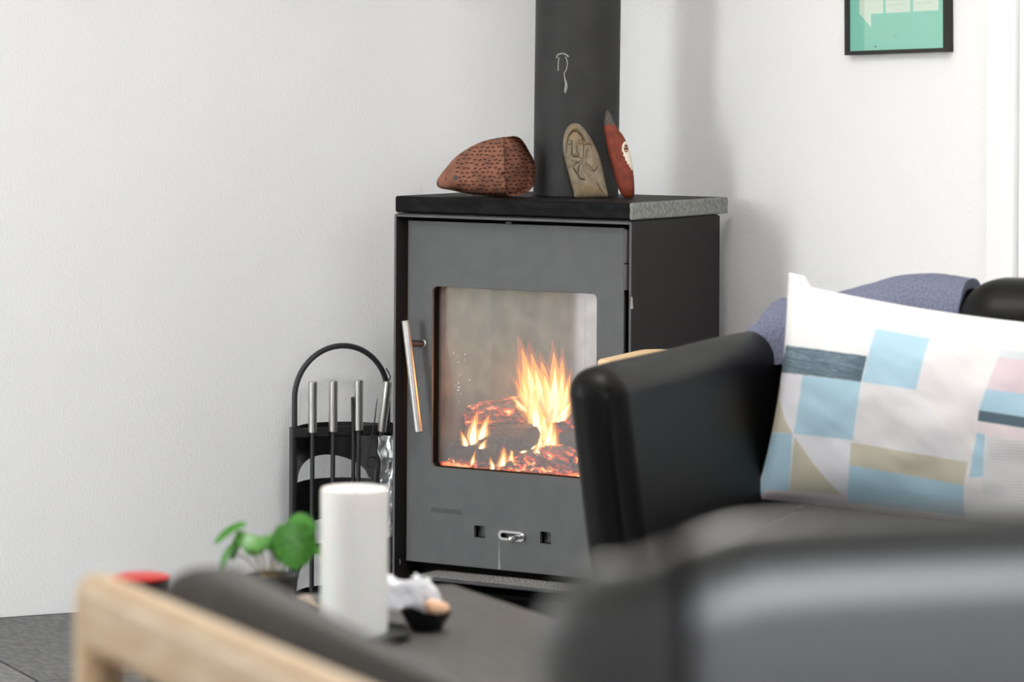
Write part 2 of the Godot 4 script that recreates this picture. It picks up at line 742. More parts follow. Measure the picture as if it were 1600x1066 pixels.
func room() -> void:
	# local x = b (along the right wall), local z = a (along the left wall)
	var w := 0.16
	wall("wall_left", "white plastered wall left of the stove", [box(-w, 0, 0, ROOM_H, 0, ROOM_A + w)], M.wall)
	wall("wall_right", "white plastered wall behind the stove and the framed print", [box(-w, ROOM_B + w, 0, ROOM_H, -w, 0)], M.wall)
	wall("wall_far", "white wall with the glass door, left of the camera", [box(0, 0.30, 0, ROOM_H, ROOM_A, ROOM_A + w), box(2.0, ROOM_B, 0, ROOM_H, ROOM_A, ROOM_A + w), box(0.30, 2.0, 2.12, ROOM_H, ROOM_A, ROOM_A + w)], M.wall)
	wall("wall_back", "white wall with the window, behind the camera", [box(ROOM_B, ROOM_B + w, 0, ROOM_H, 0, 1.45), box(ROOM_B, ROOM_B + w, 0, ROOM_H, 2.95, ROOM_A + w), box(ROOM_B, ROOM_B + w, 0, 0.90, 1.45, 2.95), box(ROOM_B, ROOM_B + w, 2.22, ROOM_H, 1.45, 2.95)], M.wall)
	wall("ceiling", "white ceiling", [box(-w, ROOM_B + w, ROOM_H, ROOM_H + w, -w, ROOM_A + w)], M.ceiling)
	# floor of slate tiles in joints
	var fl := thing("floor", "dark grey slate tile floor", "", CORNER, YAW_R)
	fl.remove_meta("label")
	structure(fl, "dark grey slate tile floor")
	put("screed", [box(-w, ROOM_B + w, -0.12, -0.004, -w, ROOM_A + w)], M.grout, fl)
	var side := 0.615
	for ia in 7:
		for ib in 12:
			var a0 := ia * side
			var b0 := ib * side
			var a1 := minf(a0 + side, ROOM_A)
			var b1 := minf(b0 + side, ROOM_B)
			if a1 - a0 < 0.02 or b1 - b0 < 0.02:
				continue
			var tone := 2 if ia >= 2 else (ia * 3 + ib * 5) % 2
			put("floor_tile", [box(b0 + 0.003, b1 - 0.003, -0.012, 0.0, a0 + 0.003, a1 - 0.003, 0.002)], M.slates[tone], fl)
	var tr := wall("trim_1", "white door casing at the right end of the wall", [box(1.505, 1.575, 0, 2.16, 0.0, 0.018, 0.003), box(2.435, 2.505, 0, 2.16, 0.0, 0.018, 0.003), box(1.575, 2.435, 2.09, 2.16, 0.0, 0.018, 0.003)], M.trim)
	tr.name = "trim_1"
	var dl := wall("door_2", "white flush door beside the framed print", [box(1.58, 2.43, 0.006, 2.085, 0.0, 0.010, 0.002)], M.trim)
	dl.name = "door_2"
	var dk := put("door_handle", [mv(rod(Vector3(0, 0, 0), Vector3(0, 0, 0.05), 0.009), 2.36, 1.02, 0.010), mv(rod(Vector3(0.005, 0, 0), Vector3(-0.11, 0, 0), 0.009), 2.36, 1.02, 0.055)], M.steel, dl)
	dk.set_meta("label", "steel lever handle")
	# glass door in the far wall and window behind the camera
	var gd := wall("door_1", "glass garden door in a white frame", [frame_rect(0.38, 1.92, 0.09, 2.03, 0.004, 0.30, 2.0, 0.0, 2.12, ROOM_A + 0.04, ROOM_A + 0.10, 2), box(0.80, 0.87, 0.09, 2.03, ROOM_A + 0.045, ROOM_A + 0.095, 0.004)], M.trim)
	put("pane", [box(0.38, 0.80, 0.09, 2.03, ROOM_A + 0.068, ROOM_A + 0.072)], M.window_glass, gd)
	put("pane", [box(0.87, 1.92, 0.09, 2.03, ROOM_A + 0.068, ROOM_A + 0.072)], M.window_glass, gd)
	window("window_1", "wide white framed window behind the camera", rp(2.2, ROOM_B + 0.08), YAW_L + 180.0, 1.5, 0.90, 2.22, 1)
	var gr := put("terrace", [box(-14, 14, -0.3, -0.14, -14, 14)], M.paving)
	gr.position = rp(2.0, 3.5)
	gr.rotation.y = deg_to_rad(YAW_R)
	structure(gr, "pale paved ground outside the house")
	# added globe lamp, out of view, evens out the light on the corner walls
	var lp := thing("added_fill_lamp", "added unseen white globe lamp that fills in light on the corner walls", "lamp", rp(1.25, 2.45, 1.85), 0.0)
	put("globe", [lathe([Vector2(0.03, -0.168), Vector2(0.09, -0.145), Vector2(0.14, -0.095), Vector2(0.165, -0.035), Vector2(0.165, 0.035), Vector2(0.14, 0.095), Vector2(0.09, 0.145), Vector2(0.03, 0.168)], 40)], M.opal, lp)
	put("cap", [lathe([Vector2(0.032, 0.166), Vector2(0.032, 0.190), Vector2(0.006, 0.196)], 24)], M.steel, lp)
	put("cord", [rod(Vector3(0, 0.19, 0), Vector3(0, 0.5495, 0), 0.004)], M.iron, lp)
	var fill_light := OmniLight3D.new()  # added fill light inside the globe
	fill_light.name = "added_fill_light"
	fill_light.light_color = Color(1.0, 0.985, 0.96)
	fill_light.light_energy = 1.45
	fill_light.light_size = 0.15
	fill_light.omni_range = 14.0
	fill_light.omni_attenuation = 2.0
	fill_light.shadow_enabled = true
	fill_light.position = rp(1.25, 2.45, 1.85)
	add_child(fill_light)
	# pale curtain drawn to one side of the glass door
	var cu := thing("curtain", "pale green-white curtain hanging in folds beside the glass door", "curtain", rp(ROOM_A - 0.09, 0.54), YAW_R)
	put("cloth", [sheet(120, 12, 0.002, func(u: float, v: float):
		return Vector3(-0.42 + 0.72 * u, 0.03 + 2.15 * v, 0.022 * sin(u * TAU * 9.0 + 0.6 * sin(v * 3.0)) + 0.006 * sin(u * 41.0)))], M.curtain, cu)
	var cu2 := thing("curtain", "added unseen curtain panel narrowing the daylight from the glass door", "curtain", rp(ROOM_A - 0.09, 2.02), YAW_R)  # added panel, out of view, to narrow the door's light
	put("cloth", [sheet(90, 12, 0.002, func(u: float, v: float):
		return Vector3(-0.28 + 0.52 * u, 0.03 + 2.15 * v, 0.022 * sin(u * TAU * 7.0 + 0.5 * sin(v * 2.0)) + 0.006 * sin(u * 37.0)))], M.curtain, cu2)
	put("rail", [rod(Vector3(-0.5, 2.2, 0.0), Vector3(1.5, 2.2, 0.0), 0.011)], M.steel, cu)


func window(called: String, label: String, at: Vector3, turn: float, wide: float, y0: float, y1: float, lights: int) -> void:
	var h := wide / 2.0
	var bars := [frame_rect(-h + 0.06, h - 0.06, y0 + 0.08, y1 - 0.08, 0.004, -h, h, y0, y1, -0.03, 0.03, 2)]
	for k in range(1, lights):
		var x := -h + wide * k / lights
		bars.append(box(x - 0.025, x + 0.025, y0 + 0.08, y1 - 0.08, -0.025, 0.025, 0.004))
	var o := put(called, bars, M.trim)
	o.position = at
	o.rotation.y = deg_to_rad(turn)
	structure(o, label)
	for k in lights:
		var x0 := -h + wide * k / lights + (0.06 if k == 0 else 0.025)
		var x1 := -h + wide * (k + 1) / lights - (0.06 if k == lights - 1 else 0.025)
		put("pane", [box(x0, x1, y0 + 0.08, y1 - 0.08, -0.002, 0.002)], M.window_glass, o)


# ------------------------------------------------------------------ the stove

func stove() -> void:
	var s := thing("wood_stove", "black and grey steel wood stove with glass door and stone top, burning in corner", "stove", STOVE, YAW_S)
	# stone top, its right-hand side a lighter grey
	var slab := rbox(Vector3(0.468, 0.028, 0.334), 0.004, 2, 0, Vector3(0, 0.755, 0))
	put("stone_top", [slab], M.stone, s)
	var right_face := rbox(Vector3(0.006, 0.0284, 0.3344), 0.003, 2, 12, Vector3(0.2325, 0.755, 0))
	bend(right_face, func(p: Vector3): return p + Vector3(0.0007 * sin(p.z * 90.0) + 0.0005 * sin(p.y * 400.0 + p.z * 40.0), 0, 0))
	put("stone_edge", [right_face], M.grey_stone, s).set_meta("label", "rough lighter grey stone edge")
	put("vein", [tube([Vector3(0.2358, 0.7675, -0.118), Vector3(0.2362, 0.758, -0.127), Vector3(0.2358, 0.7425, -0.135)], [0.0006, 0.0011, 0.0006], 6)], M.paint, s)
	# sheet-steel case
	put("side_panel", [box(-0.2345, -0.2305, 0.097, 0.738, -0.138, 0.166)], M.case, s)
	put("side_panel", [box(0.2305, 0.2345, 0.097, 0.738, -0.138, 0.166)], M.case, s)
	put("lit_side_edge", [box(-0.2346, -0.2304, 0.098, 0.737, 0.1655, 0.1668, 0.0005)], M.edge, s)  # lighter strips paint the light caught along the side edges
	put("lit_side_edge", [box(0.2304, 0.2346, 0.098, 0.737, 0.1655, 0.1668, 0.0005)], M.edge, s)
	put("top_edge", [box(-0.2304, 0.2304, 0.7335, 0.7375, 0.1640, 0.1660, 0.0005)], M.edge, s)
	put("top_plate", [box(-0.2305, 0.2305, 0.7330, 0.7400, -0.138, 0.164)], M.case, s)
	put("back_panel", [box(-0.2305, 0.2305, 0.097, 0.7330, -0.138, -0.134)], M.case, s)
	put("bottom_plate", [box(-0.2305, 0.2305, 0.097, 0.103, -0.134, 0.160)], M.black, s)
	put("pedestal", [box(-0.17, 0.17, 0.0, 0.0972, -0.11, 0.06, 0.003)], M.black, s)
	put("front_frame", [frame_rect(-0.185, 0.168, 0.292, 0.630, 0.01, -0.2302, 0.2302, 0.1035, 0.7328, 0.094, 0.110)], M.black, s)
	# door with its window opening and two vent openings
	var door := put("door", [frame_rect(-0.1720, 0.1550, 0.3060, 0.6155, 0.010, -0.2225, 0.2068, 0.2900, 0.7260, 0.136, 0.142, 8),
		cell_plate([-0.2225, -0.0840, -0.0620, -0.0326, 0.0159, 0.0475, 0.0688, 0.2068], [0.1414, 0.1923, 0.1945, 0.2072, 0.2126, 0.2900], [Vector2i(1, 1), Vector2i(1, 2), Vector2i(1, 3), Vector2i(5, 1), Vector2i(5, 2), Vector2i(5, 3), Vector2i(3, 2)], 0.136, 0.142)], M.door, s)
	put("gasket", [frame_rect(-0.1712, 0.1542, 0.3068, 0.6147, 0.0095, -0.182, 0.166, 0.297, 0.625, 0.1210, 0.1359)], M.black, door)
	put("glass_pane", [box(-0.180, 0.164, 0.298, 0.624, 0.1165, 0.1205)], M.hazy_glass, door)
	for x in [-0.0840, 0.0475]:
		put("vent_sleeve", [frame_rect(x + 0.0002, x + 0.0216, 0.1925, 0.2124, 0.0003, x - 0.003, x + 0.025, 0.189, 0.216, 0.1287, 0.1358, 1)], M.black, door)
	var flecks := []
	var fr := RandomNumberGenerator.new()
	fr.seed = 11
	for k in 15:
		var q := Vector2(-0.128 + fr.randfn(0.0, 0.010), 0.455 + fr.randfn(0.0, 0.026))
		var rr := fr.randf_range(0.0004, 0.0009)
		flecks.append(mv(rbox(Vector3(rr * 2.0, rr * fr.randf_range(1.6, 3.0), 0.0004), 0.0002, 1), q.x, q.y, 0.1206))
	var fk := put("ash_flecks", flecks, M.trim, door)
	fk.set_meta("kind", "stuff")
	put("vent_plate", [box(-0.0860, -0.0600, 0.190, 0.215, 0.1265, 0.1285)], M.vent, door)
	put("vent_plate", [box(0.0455, 0.0708, 0.190, 0.215, 0.1265, 0.1285)], M.vent, door)
	# air control
	var rim_o := round_rect(-0.0345, 0.0178, 0.1925, 0.2092, 0.0082, 8)
	var rim_i := round_rect(-0.0290, 0.0123, 0.1968, 0.2049, 0.0040, 8)
	put("air_slot", [ring_plate(rim_o, rim_i, 0.140, 0.1448)], M.chrome, door).set_meta("label", "chrome slot of the air control")
	put("slot_back", [box(-0.031, 0.015, 0.1945, 0.207, 0.131, 0.134)], M.iron, door)
	put("air_knob", [rod(Vector3(0.0085, 0.2007, 0.134), Vector3(0.0065, 0.1990, 0.166), 0.0042), mv(lathe([Vector2(0.0005, -0.0058), Vector2(0.0035, -0.0048), Vector2(0.0055, -0.0015), Vector2(0.0055, 0.0015), Vector2(0.0035, 0.0048), Vector2(0.0005, 0.0058)], 16), 0.0063, 0.1988, 0.169)], M.chrome, door)
	# handle on a post
	put("handle_bar", [rod(Vector3(-0.2055, 0.5569, 0.174), Vector3(-0.1768, 0.3679, 0.174), 0.0068, 20)], M.steel, door)
	put("handle_post", [rod(Vector3(-0.1998, 0.5185, 0.171), Vector3(-0.1893, 0.5160, 0.1415), 0.0056, 16)], M.iron, door)
	put("post_collar", [mv(xf(lathe([Vector2(0.0068, 0), Vector2(0.0074, 0.001), Vector2(0.0074, 0.003), Vector2(0.006, 0.0042)], 18), Transform3D(Basis(Vector3.RIGHT, PI / 2), Vector3.ZERO)), -0.1893, 0.516, 0.1418)], M.steel, door)
	# hinge, latch, maker's plate, dried drip
	for y in [[0.6690, 0.7250], [0.6240, 0.6672]]:
		put("hinge", [rod(Vector3(0.2135, y[0], 0.147), Vector3(0.2135, y[1], 0.147), 0.0047, 16)], M.edge, s)
	put("latch", [box(-0.0200, -0.0080, 0.7262, 0.7310, 0.128, 0.150, 0.001)], M.iron, s)
	var strokes := []
	for k in 9:
		var x := -0.1705 + 0.0070 * k
		strokes.append(box(x, x + 0.0018, 0.2285, 0.2365, 0.1419, 0.1423, 0.0001))
		strokes.append(box(x + 0.0036, x + 0.0050, 0.2285, 0.2365, 0.1419, 0.1423, 0.0001))
		var yy: float = [0.2350, 0.2312, 0.2285][k % 3]
		strokes.append(box(x + 0.0018, x + 0.0036, yy, yy + 0.0015, 0.1419, 0.1423, 0.0001))
	put("maker_lettering", strokes, flat(Color(0.22, 0.23, 0.23), 0.6), door)
	put("dried_drip", [prism(PackedVector2Array([Vector2(-0.0364, 0.1420), Vector2(-0.0300, 0.1420), Vector2(-0.0318, 0.158), Vector2(-0.0328, 0.180), Vector2(-0.0336, 0.195), Vector2(-0.0346, 0.180), Vector2(-0.0352, 0.158)]), 0.1418, 0.1422)], flat(Color(0.50, 0.50, 0.505), 0.6), door)
	put("paint_chip", [bend(rbox(Vector3(0.006, 0.020, 0.002), 0.001, 2, 2), func(p: Vector3): return Vector3(0.2352 + p.x * (0.55 - p.y * 28.0) + 0.001, 0.6055 + p.y, 0.167 + p.z))], M.paint, s)
	# ash ledge
	put("ash_ledge", [bend(box(-0.180, 0.200, 0.1205, 0.1268, 0.10, 0.197, 0.0015), func(p: Vector3): return p)], M.iron, s)
	var heap := sheet(70, 12, 0.0012, func(u: float, v: float):
		var x := -0.165 + 0.35 * u
		var e := sin(u * PI) * sin(v * PI)
		return Vector3(x, 0.1275 + 0.0045 * e * (0.55 + 0.45 * sin(u * 47.0 + v * 9.0)) + 0.0012 * sin(u * 160.0 + v * 31.0) * e, 0.128 + 0.066 * v))
	var ash := put("ash", [heap], M.ash, s)
	ash.set_meta("kind", "stuff")
	ash.set_meta("label", "grey ash spilt on the ledge")
	put("side_ring", [ring(0.0075, 0.0012, Vector3(-0.2372, 0.139, 0.150))], M.steel, s)
	# firebox lining
	put("lining_panel", [box(-0.205, -0.012, 0.285, 0.648, -0.125, -0.098, 0.002)], M.lining, s)
	put("lining_panel", [box(-0.009, 0.190, 0.285, 0.648, -0.125, -0.098, 0.002)], M.lining, s)
	put("lining_panel", [box(-0.2250, -0.2060, 0.285, 0.648, -0.125, 0.093, 0.002)], M.lining, s)
	put("lining_panel", [box(0.1910, 0.2150, 0.285, 0.648, -0.125, 0.093, 0.002)], M.lining, s)
	put("baffle", [box(-0.205, 0.190, 0.640, 0.655, -0.097, 0.080, 0.002)], M.lining, s)
	put("hearth_plate", [box(-0.205, 0.190, 0.270, 0.284, -0.125, 0.093, 0.002)], M.lining, s)


func ring(r: float, wire: float, at: Vector3, turn := 0.0, n := 24) -> Dictionary:
	return surf(8, n + 1, func(u: float, w: float):
		var a := w * TAU
		var d := Vector3(cos(a), sin(a), 0).rotated(Vector3.UP, turn)
		var z := Vector3(0, 0, 1).rotated(Vector3.UP, turn)
		return at + d * (r + wire * cos(u * TAU)) + z * wire * sin(u * TAU), true, false)


func log_piece(length: float, r: float, seed_: int) -> Dictionary:
	var f := FastNoiseLite.new()
	f.seed = seed_
	f.frequency = 9.0
	return surf(26, 22, func(u: float, w: float):
		var e := 1.0 - 0.28 * pow(absf(w * 2 - 1), 7.0)
		var a := u * TAU
		var split := 1.0 - 0.16 * maxf(0.0, cos(a - 0.7)) - 0.10 * maxf(0.0, cos(a - 3.4))
		var k := r * e * split * (1.0 + 0.30 * f.get_noise_3d(cos(a) * 0.4, sin(a) * 0.4, w * 1.6))
		return Vector3((w - 0.5) * length, k * cos(a), k * sin(a)))


func fire() -> void:
	# logs: [middle, direction, length, radius, glowing, label]
	var logs := [
		[Vector3(-0.075, 0.352, 0.035), Vector3(0.85, 0.12, 0.5), 0.135, 0.025, false, "short charred log lying in front of the flames"],
		[Vector3(-0.118, 0.389, -0.018), Vector3(1.0, 0.16, -0.05), 0.165, 0.027, true, "split log with a glowing face sloping up at the left"],
		[Vector3(-0.148, 0.322, 0.040), Vector3(1.0, -0.04, 0.10), 0.105, 0.019, false, "dark log stub low at the left of the fire"],
		[Vector3(0.010, 0.330, 0.045), Vector3(1.0, -0.10, 0.25), 0.110, 0.022, true, "ember-edged log low at the right of the fire"],
		[Vector3(0.025, 0.400, -0.030), Vector3(0.75, -0.35, 0.3), 0.150, 0.022, true, "half-burnt log leaning at the right behind the flames"],
		[Vector3(-0.070, 0.372, -0.070), Vector3(0.9, 0.08, 0.0), 0.230, 0.023, true, "long log across the back of the firebox"],
	]
	for k in logs.size():
		var l: Array = logs[k]
		var d: Vector3 = (l[1] as Vector3).normalized()
		var b := Basis(d, d.cross(Vector3(0, 0, 1)).cross(d).normalized() if false else Vector3.UP, Vector3.ZERO)
		var z := d.cross(Vector3.UP).normalized()
		b = Basis(d, z.cross(d).normalized(), z)
		var o := put("firewood_log", [log_piece(l[2], l[3], 60 + k)], M.ember_log if l[4] else M.char)
		o.transform = Transform3D(Basis(Vector3.UP, deg_to_rad(YAW_S)) * b, sp(l[0].x, l[0].y, l[0].z))
		tag(o, l[5], "log", "logs in the stove")
	# bed of embers
	var f := FastNoiseLite.new()
	f.seed = 3
	f.frequency = 28.0
	var bed := put("ember_bed", [surf_bed(f)], M.embers)
	bed.position = sp(0, 0, 0)
	bed.rotation.y = deg_to_rad(YAW_S)
	bed.set_meta("kind", "stuff")
	tag(bed, "bed of glowing embers on the stove floor", "embers")
	# flames
	M.flame_out = flame_glow([[0.0, Color(1.0, 0.66, 0.28)], [0.5, Color(1.0, 0.52, 0.17)], [1.0, Color(1.0, 0.40, 0.14)]], 0.9, 0.16)
	M.flame_mid = flame_glow([[0.0, Color(1.0, 0.86, 0.50)], [0.6, Color(1.0, 0.76, 0.34)], [1.0, Color(1.0, 0.58, 0.20)]], 2.2, 0.30)
	M.flame_core = flame_glow([[0.0, Color(1.0, 0.97, 0.85)], [0.7, Color(1.0, 0.93, 0.66)], [1.0, Color(1.0, 0.80, 0.40)]], 4.5, 0.55)
	# [base, tip, width]
	var big := thing("fire_flame", "tall bright flame rising behind the middle log", "flame", sp(0, 0, 0), YAW_S)
	for t in [[Vector3(-0.030, 0.375, 0.0), Vector3(-0.088, 0.505, 0.0), 0.030], [Vector3(-0.034, 0.372, 0.015), Vector3(-0.075, 0.528, 0.01), 0.030], [Vector3(-0.028, 0.372, 0.010), Vector3(-0.056, 0.518, 0.01), 0.032], [Vector3(-0.016, 0.378, 0.0), Vector3(-0.040, 0.500, 0.0), 0.032],
			[Vector3(-0.010, 0.380, 0.01), Vector3(-0.014, 0.522, 0.0), 0.026], [Vector3(-0.004, 0.380, 0.0), Vector3(0.006, 0.510, 0.0), 0.022], [Vector3(0.004, 0.382, 0.0), Vector3(0.020, 0.478, 0.0), 0.018], [Vector3(-0.050, 0.390, 0.0), Vector3(-0.100, 0.455, 0.0), 0.018],
			[Vector3(-0.022, 0.345, 0.03), Vector3(-0.045, 0.455, 0.02), 0.026], [Vector3(-0.006, 0.340, 0.03), Vector3(-0.032, 0.420, 0.02), 0.022], [Vector3(-0.045, 0.385, 0.005), Vector3(-0.096, 0.485, 0.0), 0.020], [Vector3(-0.058, 0.395, 0.01), Vector3(-0.104, 0.425, 0.01), 0.014]]:
		tongue(t, big)
	var right := thing("fire_flame", "narrow flame licking up the log at the right", "flame", sp(0, 0, 0), YAW_S)
	for t in [[Vector3(0.002, 0.335, 0.050), Vector3(0.012, 0.412, 0.04), 0.020], [Vector3(0.012, 0.325, 0.055), Vector3(0.022, 0.388, 0.045), 0.015], [Vector3(-0.024, 0.338, 0.058), Vector3(-0.016, 0.368, 0.050), 0.014], [Vector3(-0.040, 0.330, 0.060), Vector3(-0.036, 0.352, 0.055), 0.010], [Vector3(-0.010, 0.330, 0.058), Vector3(-0.004, 0.375, 0.05), 0.016], [Vector3(0.020, 0.318, 0.060), Vector3(0.020, 0.352, 0.05), 0.010], [Vector3(0.020, 0.395, 0.03), Vector3(0.040, 0.430, 0.02), 0.010]]:
		tongue(t, right)
	var left := thing("fire_flame", "low ragged flame at the left of the middle log", "flame", sp(0, 0, 0), YAW_S)
	for t in [[Vector3(-0.152, 0.335, 0.045), Vector3(-0.150, 0.402, 0.03), 0.017], [Vector3(-0.140, 0.345, 0.04), Vector3(-0.122, 0.395, 0.03), 0.015], [Vector3(-0.160, 0.333, 0.05), Vector3(-0.172, 0.362, 0.05), 0.010], [Vector3(-0.125, 0.332, 0.06), Vector3(-0.110, 0.352, 0.06), 0.010]]:
		tongue(t, left)
	var low := thing("fire_flame", "small flame standing on the embers at the front", "flame", sp(0, 0, 0), YAW_S)
	for t in [[Vector3(-0.082, 0.296, 0.062), Vector3(-0.078, 0.345, 0.055), 0.015], [Vector3(-0.066, 0.300, 0.060), Vector3(-0.060, 0.348, 0.055), 0.009], [Vector3(-0.095, 0.298, 0.066), Vector3(-0.100, 0.322, 0.066), 0.008]]:
		tongue(t, low)
	var tiny := thing("fire_flame", "tiny orange flame near the left edge of the ember bed", "flame", sp(0, 0, 0), YAW_S)
	for t in [[Vector3(-0.138, 0.298, 0.070), Vector3(-0.130, 0.332, 0.065), 0.0075], [Vector3(-0.172, 0.300, 0.070), Vector3(-0.174, 0.316, 0.070), 0.004]]:
		tongue(t, tiny)
	var lamp := OmniLight3D.new()
	lamp.name = "fire_light"
	lamp.light_color = Color(1.0, 0.62, 0.30)
	lamp.light_energy = 0.05
	lamp.light_size = 0.05
	lamp.omni_range = 12.0
	lamp.omni_attenuation = 2.0
	lamp.shadow_enabled = true
	lamp.position = sp(-0.03, 0.46, 0.075)
	add_child(lamp)


func surf_bed(f: FastNoiseLite) -> Dictionary:
	return sheet(60, 34, 0.004, func(u: float, v: float):
		var x := -0.200 + 0.385 * u
		var z := -0.093 + 0.180 * v
		var y := 0.297 + 0.010 * sin(v * PI * 0.9) + 0.016 * f.get_noise_2d(x, z) + 0.007 * f.get_noise_2d(x * 3.0, z * 3.0)
		return Vector3(x, maxf(y, 0.287), z))


func tongue(t: Array, parent: Node) -> void:
	var a: Vector3 = t[0]
	var b: Vector3 = t[1]
	var w: float = t[2]
	var ph := rng.randf() * TAU
	var ph2 := rng.randf() * TAU
	var surfaces := []
	for shell in [[1.0, 1.0, M.flame_out], [0.68, 0.86, M.flame_mid], [0.38, 0.66, M.flame_core]]:
		var k: float = shell[0]
		var top: float = shell[1]
		var p := surf(14, 22, func(u: float, q: float):
			var s := q * top
			var c := a.lerp(b, s) + Vector3(sin(s * 5.0 + ph) * 0.16 * s, 0, sin(s * 4.0 + ph2) * 0.12 * s) * w
			var r := w * k * (sqrt(q / 0.22) if q < 0.22 else pow(1.0 - (q - 0.22) / 0.78, 0.85)) * (1.0 + 0.10 * sin(s * 17.0 + ph2))
			r = maxf(r, 0.0002)
			var ang := u * TAU
			var lobe := 1.0 + 0.22 * sin(ang * 3.0 + s * 9.0 + ph)
			return c + Vector3(cos(ang) * r * lobe, -0.25 * r * (1.0 - q), sin(ang) * r * 0.6 * lobe))
		surfaces.append([[p], shell[2]])
	put_mesh("flame", mesh_of(surfaces, 60.0), parent)


func flue() -> void:
	var p := thing("flue_pipe", "dark grey steel flue pipe rising from the stove top", "pipe", Vector3(0.112, 0.7692, -5.78))
	p.rotation.z = -0.007
	put("pipe", [lathe([Vector2(0.0735, 0.0), Vector2(0.0740, 0.001), Vector2(0.0740, 0.6), Vector2(0.0740, 1.2), Vector2(0.0740, 1.63)], 64)], M.pipe, p)
	var on := func(px: float, py: float) -> Vector3:
		var x := (px - 902.0) * 5.72 / 5200.0
		return Vector3(x, (307.0 - py) * 5.75 / 5200.0, sqrt(0.074 * 0.074 - x * x) - 0.0004)
	var drip := []
	for path in [[[868, 92], [870, 87], [876, 85], [882, 86], [887, 90]], [[872, 91], [871, 100], [871, 112]], [[882, 90], [885, 98], [884, 108], [880, 116]], [[880, 116], [882, 126], [884, 134], [882, 146]]]:
		var pts := []
		for q in path:
			pts.append(on.call(q[0], q[1]))
		drip.append(pts)
	put("paint_drip", [tube(smooth_path(drip[0]), 0.0012, 8), tube(smooth_path(drip[1]), 0.0010, 8), tube(smooth_path(drip[2]), 0.0009, 8), tube(smooth_path(drip[3], 2), [0.0008, 0.0010, 0.0014, 0.0019, 0.0024, 0.0026, 0.0012], 8)], M.paint, p)


# ------------------------------------------------------------------ the three stones on the stove

func blank(w: int, h: int, c: Color) -> Image:
	var im := Image.create(w, h, false, Image.FORMAT_RGB8)
	im.fill(c)
	return im


func dab(im: Image, x: float, y: float, rx: float, ry: float, ang: float, c: Color, k := 1.0) -> void:
	var r := int(ceil(maxf(rx, ry)))
	for j in range(-r, r + 1):
		for i in range(-r, r + 1):
			var p := Vector2(i, j).rotated(-ang)
			var d := (p.x / rx) * (p.x / rx) + (p.y / ry) * (p.y / ry)
			var q := Vector2i(int(x) + i, int(y) + j)
			if d < 1.0 and q.x >= 0 and q.y >= 0 and q.x < im.get_width() and q.y < im.get_height():
				im.set_pixelv(q, im.get_pixelv(q).lerp(c, k * clampf((1.0 - d) * 2.5, 0.0, 1.0)))


func fill_poly(im: Image, pts: Array, c: Color) -> void:
	for y in im.get_height():
		var xs := []
		for i in pts.size():
			var a: Vector2 = pts[i]
			var b: Vector2 = pts[(i + 1) % pts.size()]
			if (a.y <= y and b.y > y) or (b.y <= y and a.y > y):
				xs.append(a.x + (b.x - a.x) * (y - a.y) / (b.y - a.y))
		xs.sort()
		for i in range(0, xs.size() - 1, 2):
			var x0 := maxi(0, int(round(xs[i])))
			var x1 := mini(im.get_width(), int(round(xs[i + 1])))
			if x1 > x0:
				im.fill_rect(Rect2i(x0, y, x1 - x0, 1), c)


func painted(im: Image, rough: float, spec := 0.4) -> StandardMaterial3D:
	var m := flat(Color.WHITE, rough, 0.0, spec)
	m.albedo_texture = ImageTexture.create_from_image(im)
	return m


func mottle(im: Image, amount: float, seed_: int, freq := 0.03) -> void:
	var f := FastNoiseLite.new()
	f.seed = seed_
	f.frequency = freq
	f.fractal_octaves = 4
	for y in im.get_height():
		for x in im.get_width():
			var k := 1.0 + amount * f.get_noise_2d(x, y)
			var c := im.get_pixel(x, y)
			im.set_pixel(x, y, Color(clampf(c.r * k, 0, 1), clampf(c.g * k, 0, 1), clampf(c.b * k, 0, 1)))


